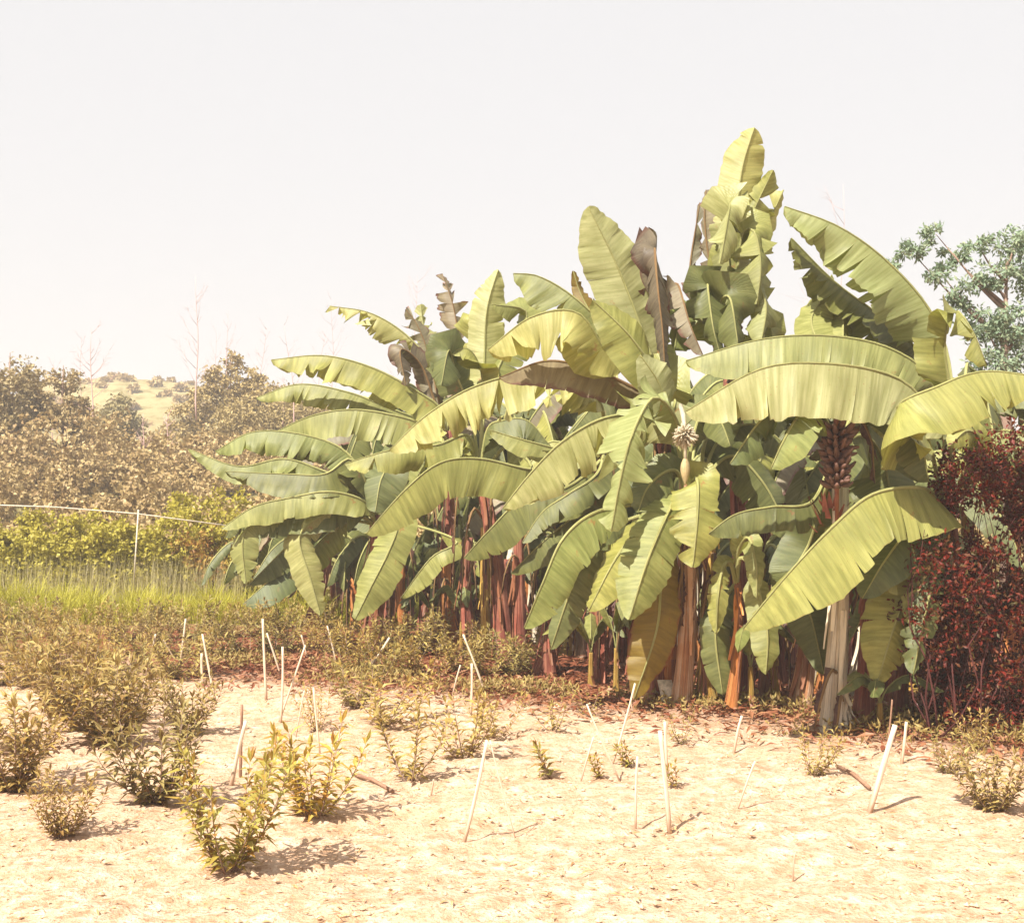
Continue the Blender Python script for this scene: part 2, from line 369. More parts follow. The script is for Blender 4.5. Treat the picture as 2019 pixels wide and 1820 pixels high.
# (plant, [(px, py, depth offset), ...] from crown to tip, half width px, hint, droops, curl, tear, material, petiole share)
LV = [
 # right plant
 ('I', [(1862, 860, .1), (1846, 757, .1), (1760, 690, .0), (1640, 663, -.1), (1500, 670, -.2), (1353, 712, -.25)], 112, UP, (66, 40), 8, .22, 'leaf', .30),
 ('I', [(1874, 880, -.3), (1820, 790, -.5), (1760, 742, -.6), (1640, 718, -.8), (1500, 728, -.9), (1352, 812, -.95)], 112, UP, (72, 62), 8, .3, 'leaf_pale', .26),
 ('I', [(1830, 870, -.5), (1768, 806, -.9), (1850, 762, -1.0), (1940, 733, -1.05), (2060, 745, -1.1)], 105, UP, (72, 60), 8, .45, 'leaf', .34),
 ('I', [(1880, 850, .1), (1868, 700, .2), (1825, 600, .2), (1740, 508, .15), (1650, 446, .1), (1547, 408, .1)], 112, (0, -.3, 1), (58, 68), 10, .5, 'leaf_pale', .28),
 ('I', [(1860, 850, .5), (1840, 740, .55), (1770, 650, .5), (1650, 560, .4), (1560, 470, .3)], 80, (0, -.3, 1), (45, 70), 10, .45, 'leaf_shaded', .3),
 ('I', [(1872, 800, -.2), (1862, 680, -.3), (1880, 612, -.4), (1915, 650, -.5), (1945, 722, -.5)], 62, (.5, -.5, .5), (45, 60), 8, 1.5, 'leaf', .35),
 ('I', [(1845, 985, -.3), (1812, 962, -.6), (1720, 975, -.85), (1640, 1040, -1.0), (1555, 1130, -1.1), (1466, 1238, -1.15)], 108, (-.25, -.7, .6), (22, 60), 6, .12, 'leaf', .12),
 ('I', [(1840, 1000, -.2), (1790, 990, -.3), (1740, 1000, -.4), (1700, 1050, -.45)], 60, UP, (60, 60), 10, .4, 'leaf', .3),
 ('I', [(1835, 1020, -.4), (1800, 1035, -.6), (1745, 1105, -.75), (1700, 1180, -.8)], 62, FR(-.2, .5), (10, 30), 12, .2, 'leaf_shaded', .2),
 ('I', [(1850, 1090, -.3), (1815, 1120, -.5), (1780, 1190, -.6), (1752, 1270, -.65), (1730, 1345, -.65)], 68, FR(.2, .2), (30, 12), 10, .3, 'leaf', .22),
 ('I', [(1820, 1090, -.2), (1760, 1120, -.3), (1715, 1190, -.1), (1672, 1270, .05)], 40, FR(.3, .1), (30, 40), 12, .6, 'leaf_shaded', .25),
 ('I', [(1900, 930, -.2), (1930, 870, -.3), (1905, 850, -.5), (1872, 880, -.6)], 34, FR(.1, .6), (20, 20), 12, .2, 'leaf', .4),
 ('I', [(1910, 900, -.1), (1965, 850, -.2), (2030, 870, -.3), (2080, 950, -.3)], 70, UP, (60, 60), 12, .5, 'leaf', .25),
 ('I', [(1860, 1080, -.5), (1830, 1075, -.6), (1785, 1100, -.7), (1748, 1165, -.75)], 44, UP, (60, 50), 12, .5, 'leaf', .2),
 ('I', [(1862, 1110, -.5), (1842, 1140, -.7), (1822, 1220, -.75), (1800, 1330, -.75)], 42, FR(.1, .2), (25, 15), 12, .5, 'leaf_shaded', .25),
 ('I', [(1868, 1060, -.5), (1850, 1070, -.6), (1818, 1150, -.7), (1790, 1230, -.7)], 44, FR(.2, .4), (20, 20), 12, .6, 'leaf', .25),
 # front plant with fruit
 ('A', [(1640, 905, .3), (1600, 990, .2), (1520, 1000, .1), (1450, 1015, .05), (1398, 1052, .0)], 62, UP, (70, 50), 10, .35, 'leaf_shaded', .4),
 ('A', [(1610, 800, -.1), (1560, 790, -.3), (1500, 830, -.4), (1440, 915, -.5)], 62, UP, (62, 50), 14, 1.5, 'leaf_shaded', .25),
 ('A', [(1620, 820, -.2), (1580, 815, -.4), (1545, 870, -.5), (1520, 925, -.5)], 60, (-.4, -.6, .6), (20, 45), 20, .3, 'leaf', .25),
 ('A', [(1700, 815, -.1), (1760, 800, -.2), (1810, 850, -.2), (1830, 950, -.2)], 80, UP, (60, 50), 10, .3, 'leaf_shaded', .2),
 ('A', [(1690, 860, .3), (1720, 870, .5), (1745, 920, .6), (1765, 1030, .6)], 90, FR(.1, .3), (15, 15), 8, .1, 'leaf_shaded', .2),
 ('A', [(1690, 800, .1), (1740, 730, .4), (1800, 790, .5), (1830, 850, .5)], 62, UP, (60, 60), 10, .5, 'leaf', .2),
 ('A', [(1640, 740, .4), (1600, 640, .8), (1620, 590, .9), (1640, 542, .9)], 46, FR(-.4, .5), (20, 20), 10, .2, 'leaf', .4),
 ('A', [(1660, 700, .5), (1665, 620, .9), (1690, 595, 1.0), (1740, 640, 1.0)], 56, FR(.2, .4), (40, 40), 10, .5, 'leaf', .3),
 # centre plant
 ('B', [(1345, 870, -.1), (1320, 805, -.25), (1284, 787, -.4), (1245, 860, -.6), (1222, 950, -.7), (1205, 1046, -.75)], 72, FR(.15, .55), (42, 22), 10, .75, 'leaf_pale', .24),
 ('B', [(1330, 860, .1), (1270, 820, .1), (1190, 825, -.1), (1110, 870, -.3), (1045, 935, -.45), (992, 1002, -.55)], 88, UP, (68, 60), 10, .5, 'leaf_pale', .18),
 ('B', [(1370, 945, -.3), (1376, 960, -.5), (1374, 1030, -.6), (1366, 1118, -.6)], 60, FR(.0, .3), (14, 14), 10, .45, 'leaf', .12),
 ('B', [(1335, 930, -.1), (1305, 935, -.25), (1275, 965, -.35), (1258, 1010, -.4)], 50, (-.3, -.8, .5), (30, 20), 10, .2, 'leaf_shaded', .2),
 ('B', [(1335, 980, -.3), (1310, 1025, -.5), (1275, 1110, -.6), (1240, 1222, -.65)], 58, FR(.1, .4), (20, 20), 10, .15, 'leaf', .15),
 ('B', [(1320, 985, -.2), (1270, 1030, -.35), (1215, 1100, -.45), (1160, 1205, -.5)], 60, (-.2, -.8, .5), (10, 40), 8, .1, 'leaf', .2),
 ('B', [(1290, 990, -.1), (1180, 1008, -.3), (1112, 1060, -.4), (1070, 1150, -.5), (1034, 1238, -.5)], 72, (-.3, -.5, .8), (48, 60), 10, .2, 'leaf', .3),
 ('B', [(1280, 1010, .1), (1190, 1050, .0), (1135, 1140, -.1), (1086, 1280, -.1)], 46, (-.2, -.8, .5), (25, 25), 10, .1, 'leaf_shaded', .3),
 ('B', [(1330, 1040, .0), (1305, 1130, -.2), (1295, 1240, -.3), (1250, 1378, -.3)], 50, FR(.1, .1), (10, 10), 10, .1, 'leaf_old', .25),
 ('B', [(1365, 870, .0), (1390, 800, .1), (1420, 830, .0), (1440, 880, -.1)], 45, FR(.2, .5), (40, 30), 10, .3, 'leaf_shaded', .3),
 ('C', [(1385, 900, .1), (1400, 850, .3), (1430, 790, .3), (1480, 770, .2), (1540, 830, .1)], 60, UP, (60, 50), 10, .3, 'leaf_shaded', .3),
 ('C', [(1400, 900, .2), (1440, 850, .4), (1500, 840, .4), (1570, 900, .4)], 66, UP, (60, 50), 10, .2, 'leaf_shaded', .2),
 ('C', [(1402, 930, .1), (1450, 900, .2), (1510, 960, .2), (1560, 1060, .2)], 62, FR(.1, .5), (30, 30), 10, .2, 'leaf_shaded', .2),
 ('D', [(1455, 1090, -.1), (1475, 1060, -.3), (1490, 1110, -.4), (1492, 1180, -.4)], 24, FR(.1, .3), (25, 25), 10, .1, 'leaf', .2),
 ('D', [(1460, 1100, -.1), (1485, 1130, -.2), (1512, 1240, -.3), (1510, 1330, -.3)], 34, FR(.1, .3), (15, 20), 10, .1, 'leaf', .35),
 ('D', [(1440, 1110, -.1), (1425, 1120, -.2), (1415, 1180, -.25), (1412, 1250, -.25)], 24, FR(-.1, .3), (25, 25), 10, .3, 'leaf', .2),
 ('D', [(1450, 1150, .2), (1425, 1190, .1), (1410, 1250, .0), (1425, 1370, .0)], 36, FR(-.1, .2), (20, 20), 10, .1, 'leaf_shaded', .2),
 ('A', [(1600, 1060, .5), (1570, 1130, .5), (1600, 1220, .5), (1625, 1330, .5)], 58, FR(-.1, .2), (10, 10), 6, .1, 'leaf_shaded', .2),
 # upright group above centre
 ('E', [(1295, 740, .0), (1262, 640, .0), (1215, 520, -.05), (1160, 408, -.1)], 74, (-.25, -1, .1), (-12, 55), -10, .04, 'leaf_pale', .22),
 ('E', [(1300, 740, .2), (1275, 650, .3), (1250, 560, .3), (1225, 480, .3)], 52, (.4, -1, .1), (0, 20), -5, .1, 'leaf_shaded', .3),
 ('E', [(1320, 760, -.3), (1285, 720, -.45), (1235, 655, -.55), (1168, 592, -.6)], 62, (-.1, -.8, .6), (12, 20), 10, .1, 'leaf', .12),
 ('E', [(1330, 790, -.5), (1322, 810, -.55), (1296, 750, -.65), (1262, 700, -.7)], 46, (.1, -.9, .4), (10, 10), 6, .1, 'leaf_pale', .25),
 ('E', [(1300, 700, -.1), (1290, 560, -.1), (1290, 488, -.2), (1296, 560, -.45), (1306, 650, -.5), (1312, 745, -.5)], 66, FR(0, .1), (60, 48), 30, .5, 'leaf_dead', .38),
 ('E', [(1310, 720, .1), (1320, 600, .0), (1335, 560, -.1), (1360, 640, -.3), (1385, 700, -.3)], 44, (.4, -.6, .5), (50, 40), 20, .6, 'leaf_grey', .35),
 ('E', [(1280, 770, -.1), (1200, 700, -.3), (1140, 618, -.45), (1050, 625, -.55), (962, 690, -.6)], 92, UP, (70, 60), 8, .45, 'leaf_pale', .30),
 ('E', [(1270, 740, .2), (1190, 640, .3), (1120, 578, .3), (1060, 545, .3), (1012, 540, .3)], 70, (-.3, -.3, .9), (58, 60), 8, .35, 'leaf', .34),
 ('E', [(1290, 790, .0), (1240, 760, -.1), (1170, 730, -.2), (1080, 712, -.3), (985, 745, -.4)], 60, UP, (75, 30), 8, .1, 'leaf_grey', .14),
 ('E', [(1310, 720, .6), (1270, 600, .7), (1240, 540, .7), (1210, 500, .7)], 40, (.2, -1, .1), (0, 20), 0, .3, 'leaf', .3),
 ('E', [(1240, 700, .8), (1180, 640, 1.0), (1145, 580, 1.1), (1130, 535, 1.1)], 30, (.2, -1, .1), (20, 30), 0, .3, 'leaf_old', .3),
 # tallest plant
 ('T', [(1450, 600, -.1), (1452, 450, -.2), (1462, 340, -.25), (1487, 252, -.3)], 52, (.2, -1, .0), (40, 8), 6, .12, 'leaf_pale', .56),
 ('T', [(1445, 600, -.1), (1450, 520, -.15), (1480, 430, -.2), (1524, 336, -.25)], 56, (.1, -1, .1), (18, 22), 12, 1.5, 'leaf', .3),
 ('T', [(1455, 620, .1), (1480, 520, .1), (1515, 440, .1), (1545, 375, .1)], 46, (.2, -1, .1), (20, 30), 12, 1.5, 'leaf_pale', .3),
 ('T', [(1430, 640, -.1), (1400, 520, -.1), (1390, 440, -.1), (1392, 375, -.1)], 40, (-.3, -1, .1), (50, 20), 14, 1.5, 'leaf_grey', .2),
 ('T', [(1440, 600, -.2), (1432, 450, -.3), (1440, 400, -.45), (1432, 450, -.6), (1420, 520, -.65)], 56, (-.1, -1, .4), (30, 50), 30, 1.5, 'leaf_pale', .4),
 ('T', [(1450, 600, -.2), (1462, 470, -.3), (1485, 455, -.45), (1500, 520, -.55), (1492, 600, -.55)], 62, (.2, -1, .3), (22, 22), 22, 1.5, 'leaf', .36),
 ('T', [(1430, 650, -.2), (1400, 590, -.3), (1395, 560, -.45), (1405, 640, -.6), (1420, 700, -.6)], 50, (-.2, -1, .3), (30, 40), 24, 1.5, 'leaf_shaded', .3),
 ('T', [(1455, 660, -.2), (1480, 560, -.4), (1510, 600, -.5), (1500, 680, -.55)], 46, (.3, -1, .4), (30, 30), 20, 1.5, 'leaf_pale', .4),
 ('T', [(1430, 680, -.3), (1420, 600, -.4), (1440, 590, -.6), (1455, 680, -.7)], 62, (.1, -1, .4), (35, 35), 24, 1.5, 'leaf_shaded', .36),
 ('T', [(1420, 680, .0), (1370, 620, -.1), (1345, 610, -.2), (1330, 690, -.3)], 50, (-.3, -1, .3), (30, 50), 24, 1.5, 'leaf', .3),
 ('T', [(1415, 700, .1), (1378, 600, .1), (1360, 540, .1), (1380, 400, .1)], 26, (-.5, -1, .1), (60, 30), 20, 1.5, 'leaf_grey', .25),
 ('T', [(1470, 690, -.1), (1510, 640, -.3), (1530, 690, -.4), (1535, 760, -.4)], 48, (.3, -1, .4), (30, 40), 20, .6, 'leaf', .3),
 # left of centre
 ('K', [(1180, 790, -.2), (1120, 745, -.4), (1030, 738, -.6), (930, 765, -.75), (840, 820, -.85), (768, 888, -.9)], 92, UP, (66, 60), 8, .6, 'leaf_pale', .10),
 ('K', [(1190, 880, -.1), (1130, 890, -.1), (1040, 870, -.2), (965, 848, -.25)], 40, (-.1, -.6, .8), (30, 60), 8, .2, 'leaf', .15),
 ('K', [(1190, 900, -.2), (1120, 960, -.35), (1030, 985, -.45), (970, 1040, -.5), (915, 1100, -.5)], 66, (-.2, -.5, .8), (40, 60), 8, .2, 'leaf_shaded', .25),
 ('K', [(1200, 920, -.2), (1150, 1000, -.3), (1080, 1060, -.4), (1008, 1130, -.4)], 50, (-.2, -.6, .7), (30, 55), 8, .3, 'leaf_shaded', .25),
 ('K', [(1180, 930, -.4), (1120, 975, -.6), (1070, 1010, -.6), (1030, 1070, -.6)], 44, UP, (50, 55), 8, .3, 'leaf_shaded', .2),
 ('K', [(1210, 790, .2), (1230, 760, .2), (1180, 790, .1), (1130, 850, .0)], 55, UP, (60, 50), 8, .3, 'leaf_shaded', .2),
 ('G', [(1000, 880, -.1), (1048, 925, -.3), (950, 905, -.5), (870, 912, -.65), (800, 965, -.75), (722, 1053, -.8)], 80, (0, -.2, 1), (66, 60), 10, .14, 'leaf', .16),
 ('G', [(925, 860, -.1), (860, 878, -.3), (770, 888, -.5), (680, 915, -.55)], 52, UP, (66, 60), 8, .45, 'leaf', .12),
 ('G', [(950, 820, .1), (955, 700, .2), (960, 610, .2), (982, 532, .2)], 46, (.1, -1, .1), (30, 20), 10, .25, 'leaf_pale', .36),
 ('G', [(950, 830, .0), (950, 740, .0), (925, 690, -.1), (885, 695, -.2)], 44, UP, (60, 50), 8, .2, 'leaf', .4),
 ('G', [(955, 820, .0), (985, 720, .1), (1040, 620, .2), (970, 600, .1)], 46, (-.1, -.7, .6), (30, 40), 8, .2, 'leaf', .4),
 ('G', [(930, 820, -.1), (900, 740, -.1), (885, 690, -.3), (870, 760, -.5)], 54, (0, -1, .4), (25, 35), 20, .3, 'leaf_shaded', .36),
 ('G', [(960, 850, -.1), (990, 830, -.2), (1040, 830, -.2), (1085, 880, -.2)], 50, UP, (60, 50), 8, .3, 'leaf_shaded', .2),
 ('H', [(890, 790, .1), (905, 700, .1), (895, 610, .1), (872, 540, .1)], 44, (.2, -1, .1), (25, 40), 20, .9, 'leaf_grey', .26),
 ('H', [(880, 800, .2), (850, 720, .2), (800, 660, .2), (730, 618, .15), (650, 604, .1)], 52, (-.3, -.2, .9), (62, 60), 12, .95, 'leaf_pale', .2),
 ('H', [(870, 810, -.1), (835, 780, -.2), (740, 728, -.35), (640, 702, -.45), (535, 710, -.5)], 66, UP, (70, 62), 8, .4, 'leaf', .08),
 ('H', [(860, 840, .1), (780, 810, .0), (690, 775, -.1), (590, 758, -.15), (505, 785, -.2)], 50, UP, (66, 62), 8, .4, 'leaf', .12),
 ('H', [(860, 850, -.2), (800, 825, -.35), (700, 808, -.5), (610, 822, -.6), (525, 862, -.65)], 66, UP, (70, 50), 8, .35, 'leaf', .1),
 ('H', [(865, 790, .2), (845, 700, .3), (822, 640, .3), (800, 610, .3)], 44, (-.1, -1, .2), (30, 40), 20, .95, 'leaf_grey', .25),
 ('H', [(860, 800, .0), (830, 720, -.1), (790, 690, -.3), (800, 760, -.4)], 40, FR(-.1, .4), (40, 40), 20, 1.0, 'leaf_dead', .3),
 ('H', [(900, 790, -.1), (930, 700, -.1), (930, 640, -.2), (960, 700, -.3)], 44, (.2, -1, .4), (30, 30), 20, .8, 'leaf', .3),
 ('H', [(880, 780, .5), (850, 680, .6), (835, 640, .6), (830, 600, .6)], 34, (.1, -1, .2), (20, 20), 10, .6, 'leaf_pale', .3),
 ('J', [(725, 960, .0), (680, 890, .0), (600, 858, -.1), (500, 852, -.2), (425, 890, -.25)], 58, UP, (66, 60), 8, .45, 'leaf', .16),
 ('J', [(720, 965, -.1), (640, 930, -.2), (560, 905, -.3), (470, 920, -.35), (372, 886, -.4)], 40, UP, (70, 60), 8, .4, 'leaf', .16),
 ('J', [(720, 950, -.2), (690, 905, -.3), (640, 935, -.45), (560, 935, -.5), (445, 930, -.55)], 54, UP, (68, 50), 8, .35, 'leaf_shaded', .12),
 ('J', [(715, 960, .0), (670, 900, .0), (620, 880, .0), (565, 905, .0)], 40, UP, (60, 50), 8, .6, 'leaf_old', .2),
 ('J', [(720, 990, -.3), (650, 970, -.5), (570, 982, -.6), (500, 1000, -.7), (438, 1042, -.75)], 48, UP, (66, 60), 8, .15, 'leaf', .1),
 ('J', [(715, 1000, -.2), (640, 1000, -.4), (560, 1010, -.5), (470, 1020, -.6), (445, 1060, -.65)], 56, UP, (60, 60), 8, .3, 'leaf_shaded', .12),
 ('J', [(700, 1015, -.2), (620, 1010, -.4), (520, 1020, -.6), (480, 1060, -.7), (485, 1150, -.75)], 40, (-.2, -.6, .6), (30, 20), 10, .3, 'leaf', .4),
 ('J', [(700, 1010, -.1), (640, 1020, -.3), (580, 1065, -.4), (492, 1152, -.45)], 40, (-.1, -.6, .7), (30, 40), 10, .2, 'leaf_shaded', .25),
 ('J', [(690, 1005, -.3), (630, 1020, -.5), (590, 1060, -.6), (612, 1140, -.65), (632, 1212, -.65)], 38, FR(.1, .3), (25, 25), 10, .25, 'leaf_pale', .35),
 ('J', [(720, 1030, -.1), (690, 1030, -.2), (640, 1060, -.2), (570, 1140, -.2)], 44, (-.1, -.7, .6), (40, 40), 10, .3, 'leaf', .3),
 ('J', [(760, 1010, -.2), (785, 1030, -.4), (765, 1090, -.5), (730, 1160, -.55), (700, 1222, -.55)], 46, FR(.0, .3), (20, 12), 10, .2, 'leaf', .18),
 ('J', [(745, 960, -.1), (765, 920, -.1), (750, 950, -.3), (740, 1010, -.4)], 55, FR(-.1, .3), (15, 25), 10, .2, 'leaf_shaded', .25),
 ('J', [(790, 1030, .0), (900, 1066, -.3), (850, 1100, -.5), (790, 1180, -.5)], 34, (-.1, -.5, .8), (30, 60), 8, .1, 'leaf', .4),
 ('Q', [(640, 1050, -.1), (590, 1050, -.2), (540, 1080, -.3), (500, 1140, -.3)], 50, UP, (60, 60), 8, .3, 'leaf_shaded', .2),
 ('Q', [(660, 1060, -.1), (690, 1060, -.2), (720, 1110, -.2), (735, 1190, -.2)], 46, FR(.1, .4), (30, 30), 8, .3, 'leaf_shaded', .2),
 ('Q', [(635, 1070, -.1), (600, 1090, -.2), (550, 1130, -.3), (480, 1190, -.3)], 50, UP, (60, 60), 8, .3, 'leaf_shaded', .2),
]
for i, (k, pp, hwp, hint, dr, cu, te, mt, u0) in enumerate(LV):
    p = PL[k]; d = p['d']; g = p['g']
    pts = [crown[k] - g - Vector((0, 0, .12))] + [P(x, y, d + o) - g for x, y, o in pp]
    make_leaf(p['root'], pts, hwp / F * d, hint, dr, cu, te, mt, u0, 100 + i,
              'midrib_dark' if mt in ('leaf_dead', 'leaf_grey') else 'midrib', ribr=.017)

# collapsed brown leaves on the stems
for k, offs in (('A', [(0, -10, .5)]), ('B', [(-25, 120, .8), (15, 160, .7)]), ('E', [(0, -60, 1.2), (-25, 60, 1.3), (35, 40, 1.3), (10, 180, 1.2)]),
                ('T', [(-20, 60, 1.3), (20, 20, 1.2)]), ('K', [(-20, 30, 1.2), (20, 80, 1.3)]), ('G', [(-25, 40, 1.3), (25, 60, 1.4), (5, 100, 1.3)]),
                ('H', [(-25, 60, 1.2), (25, 30, 1.3), (-40, 140, 1.2)]), ('J', [(-15, 40, 1.0), (20, 60, 1.0)]), ('I', [(20, 60, .6)])):
    p = PL[k]
    for j, (dx, dy, ln) in enumerate(offs):
        dry_hanging(p['root'], P(p['c'][0] + dx, p['c'][1] + dy, p['d']) - p['g'], ln * .8, .06, ord(k) * 7 + j)

# ------------------------------------------------------------------ fruit and flowers
def flat_mat(name, c, rough=.6, var=.5, scale=20):
    m, nt = nodes(name); n = noisetex(nt, scale, 4, .6)
    finish(nt, ramp(nt, [(.3, tuple(x * (1 - var) for x in c)), (.7, c)], n), rough, n, .4, .01); return m
M['fruit'] = flat_mat('banana_fruit_dark', (.16, .075, .05)); M['bud'] = flat_mat('flower_bud_cream', (.52, .40, .2), .5, .45, 14)
M['dark_twig'] = flat_mat('dark_red_twig', (.09, .02, .015), .8, .5, 20)
M['flower'] = flat_mat('pale_flowers', (.55, .47, .33), .7, .4, 30); M['bract'] = flat_mat('bract_red_brown', (.34, .10, .06), .6, .5, 14)
def finger(mb, p, d, ln, r, bend=(0, 0, .3)):
    p = Vector(p); d = Vector(d).normalized(); b = Vector(bend); pts = []; rr = []
    for i in range(6):
        u = i / 5; pts.append(p + d * ln * u + b * ln * u * u * .5); rr.append(r * (.35 + .9 * math.sin(math.pi * min(1, u * .86 + .1))))
    mb.tube(pts, rr, 6)
def bunch(parent, top, length, r0, seed, mat='fruit', nh=8, fl=.12, fr=.016):
    r = random.Random(seed); top = Vector(top); mb = MB(); st = MB()
    st.tube([top + Vector((0, 0, .15)), top, top - Vector((0, 0, length + .25))], [.022, .022, .012], 8)
    for h in range(nh):
        z = -length * h / nh; k = 13
        for j in range(k):
            a = 2 * math.pi * j / k + h * .5; q = 1 - .45 * h / nh
            finger(mb, top + Vector((math.cos(a) * .025, math.sin(a) * .025, z + r.uniform(-.028, .028))), (math.cos(a), math.sin(a), -.25 + r.uniform(-.45, .5)), fl * q * r.uniform(.75, 1.25), fr * r.uniform(.85, 1.2), (0, 0, r.uniform(.5, 1.5)))
    o = mb.build('fruit_bunch', M[mat], parent); st.build('fruit_stalk', M['bract'], o); return o
pA = PL['A']
bunch(pA['root'], P(1650, 850, pA['d'] - .22) - pA['g'], .40, .1, 3)
def bud(parent, top, ln, r, mat):
    top = Vector(top); mb = MB(); n = 12
    mb.tube([top - Vector((0, 0, ln * i / n)) for i in range(n + 1)], [max(.004, r * math.sin(math.pi * (.08 + .9 * i / n)) ** .8 * (1.2 - .5 * i / n)) for i in range(n + 1)], 14)
    for k in range(5):
        a = k * 1.3; rows = []
        for i in range(6):
            u = i / 5; c = top - Vector((0, 0, ln * u * .9)); rows.append([c + Vector((math.cos(a + w), math.sin(a + w), 0)) * (r * (1.0 + .12 * (1 - u)) * math.sin(math.pi * (.12 + .8 * u)) * (1.15 - .4 * u)) for w in (-.5, -.2, .2, .5)])
        mb.grid(rows)
    return mb.build('flower_bud', M[mat], parent)
pB = PL['B']; dB = pB['d'] - .45
fl = MB()
r = random.Random(5); cc = P(1350, 858, dB) - pB['g']
for k in range(260):
    v = Vector((r.gauss(0, 1), r.gauss(0, 1), r.gauss(0, 1))).normalized()
    finger(fl, cc + v * .03, v, r.uniform(.035, .075), .006, (0, 0, -.3))
o = fl.build('flower_head', M['flower'], pB['root'])
s = MB(); s.tube([P(1342, 800, dB + .3) - pB['g'], P(1347, 820, dB + .05) - pB['g'], P(1351, 858, dB) - pB['g'], P(1352, 925, dB) - pB['g']], [.018, .018, .014, .012], 8)
s.build('flower_stalk', M['flower'], pB['root'])
bud(pB['root'], P(1351, 905, dB) - pB['g'], .19, .036, 'bud')
# torn red bracts on the pale stem
s = MB(); r = random.Random(8)
for k in range(16):
    a = r.uniform(-3.3, .2); p = P(1637 + r.uniform(-8, 8), r.uniform(995, 1050), pA['d']) - pA['g'] + Vector((math.cos(a), math.sin(a), 0)) * .08
    d = Vector((math.cos(a) * .5, math.sin(a) * .5, r.uniform(.3, 1.2))); w = Vector((-math.sin(a), math.cos(a), 0)) * .02
    s.grid([[p - w, p + w], [p - w * .8 + d * .06, p + w * .8 + d * .05], [p + d * .12 + d.cross(w) * .5, p + d * .12 + w * .1]])
s.build('torn_bract', M['bract'], pA['root'])

# ------------------------------------------------------------------ filler plants in the shade behind
def random_plant(px, py, cpx, cpy, seed, label, group=BANANAS, n=8, Lf=1.7, dark=.8, hw=.24, sr=.08):
    r = random.Random(seed); g = on_ground(px, py); c = P(cpx, cpy, g.y) - g
    root = empty('banana_plant', g, label, 'banana plant', group)
    pseudostem(root, (0, 0, -.06), c, sr, sr * .65, r.choice(['stem_red', 'stem_red', 'stem_yellow', 'stem_orange']), seed, 3)
    for k in range(n):
        a = 2 * math.pi * (k + r.uniform(-.3, .3)) / n * 1.0 + seed; el = r.uniform(.35, 1.2); L = Lf * r.uniform(.75, 1.15)
        h = Vector((math.cos(a), math.sin(a), 0)); rise = math.sin(el) * L * .45; run = math.cos(el) * L * .5 + .35 * L
        p = [c - Vector((0, 0, .1)), c + h * run * .22 + Vector((0, 0, rise * .75)), c + h * run * .6 + Vector((0, 0, rise)), c + h * run + Vector((0, 0, rise - .28 * L)), c + h * run * 1.2 + Vector((0, 0, rise - .62 * L))]
        mt = 'leaf_shaded' if r.random() < dark else r.choice(['leaf', 'leaf_pale', 'leaf_grey'])
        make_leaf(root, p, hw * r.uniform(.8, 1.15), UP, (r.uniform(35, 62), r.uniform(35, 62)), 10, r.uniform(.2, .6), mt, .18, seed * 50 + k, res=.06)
    for k in range(2):
        dry_hanging(root, c + Vector((r.uniform(-.06, .06), -.05, -r.uniform(.1, .5))), r.uniform(.6, 1.1), .06, seed * 70 + k)
    return root
shade = 'banana plant deep in the shade at the back of the clump'
for i, (bx, by, cx, cy) in enumerate([(800, 1238, 800, 1000), (935, 1232, 930, 900), (1030, 1252, 1040, 880), (1130, 1240, 1120, 900), (1210, 1255, 1220, 850),
                                      (1300, 1262, 1290, 880), (1400, 1268, 1400, 880), (1500, 1280, 1500, 850), (1590, 1290, 1590, 830), (1700, 1292, 1700, 850),
                                      (1790, 1300, 1790, 900), (1900, 1300, 1900, 850), (1990, 1310, 1990, 900), (660, 1222, 650, 1040), (770, 1228, 770, 890), (880, 1228, 860, 860), (520, 1210, 520, 1110), (590, 1214, 600, 1075), (980, 1240, 990, 1000), (1080, 1250, 1085, 1020), (1170, 1275, 1165, 980), (1260, 1290, 1255, 1000), (1350, 1300, 1360, 960), (1450, 1300, 1460, 970), (1550, 1310, 1545, 970), (1650, 1320, 1655, 960), (1750, 1330, 1760, 990), (700, 1236, 690, 1120), (760, 1240, 765, 1110), (830, 1246, 835, 1120), (900, 1258, 905, 1100), (960, 1262, 960, 1130), (1120, 1290, 1125, 1110), (1225, 1310, 1215, 1120), (1510, 1345, 1500, 1120), (1620, 1360, 1640, 1110), (1790, 1370, 1800, 1130)]):
    random_plant(bx, by, cx, cy, 200 + i, shade, 'shaded banana plants at the back', 8, 1.9 if cy < 950 else 1.3 if cy < 1095 else .95, hw=.24 if cy < 1095 else .17)
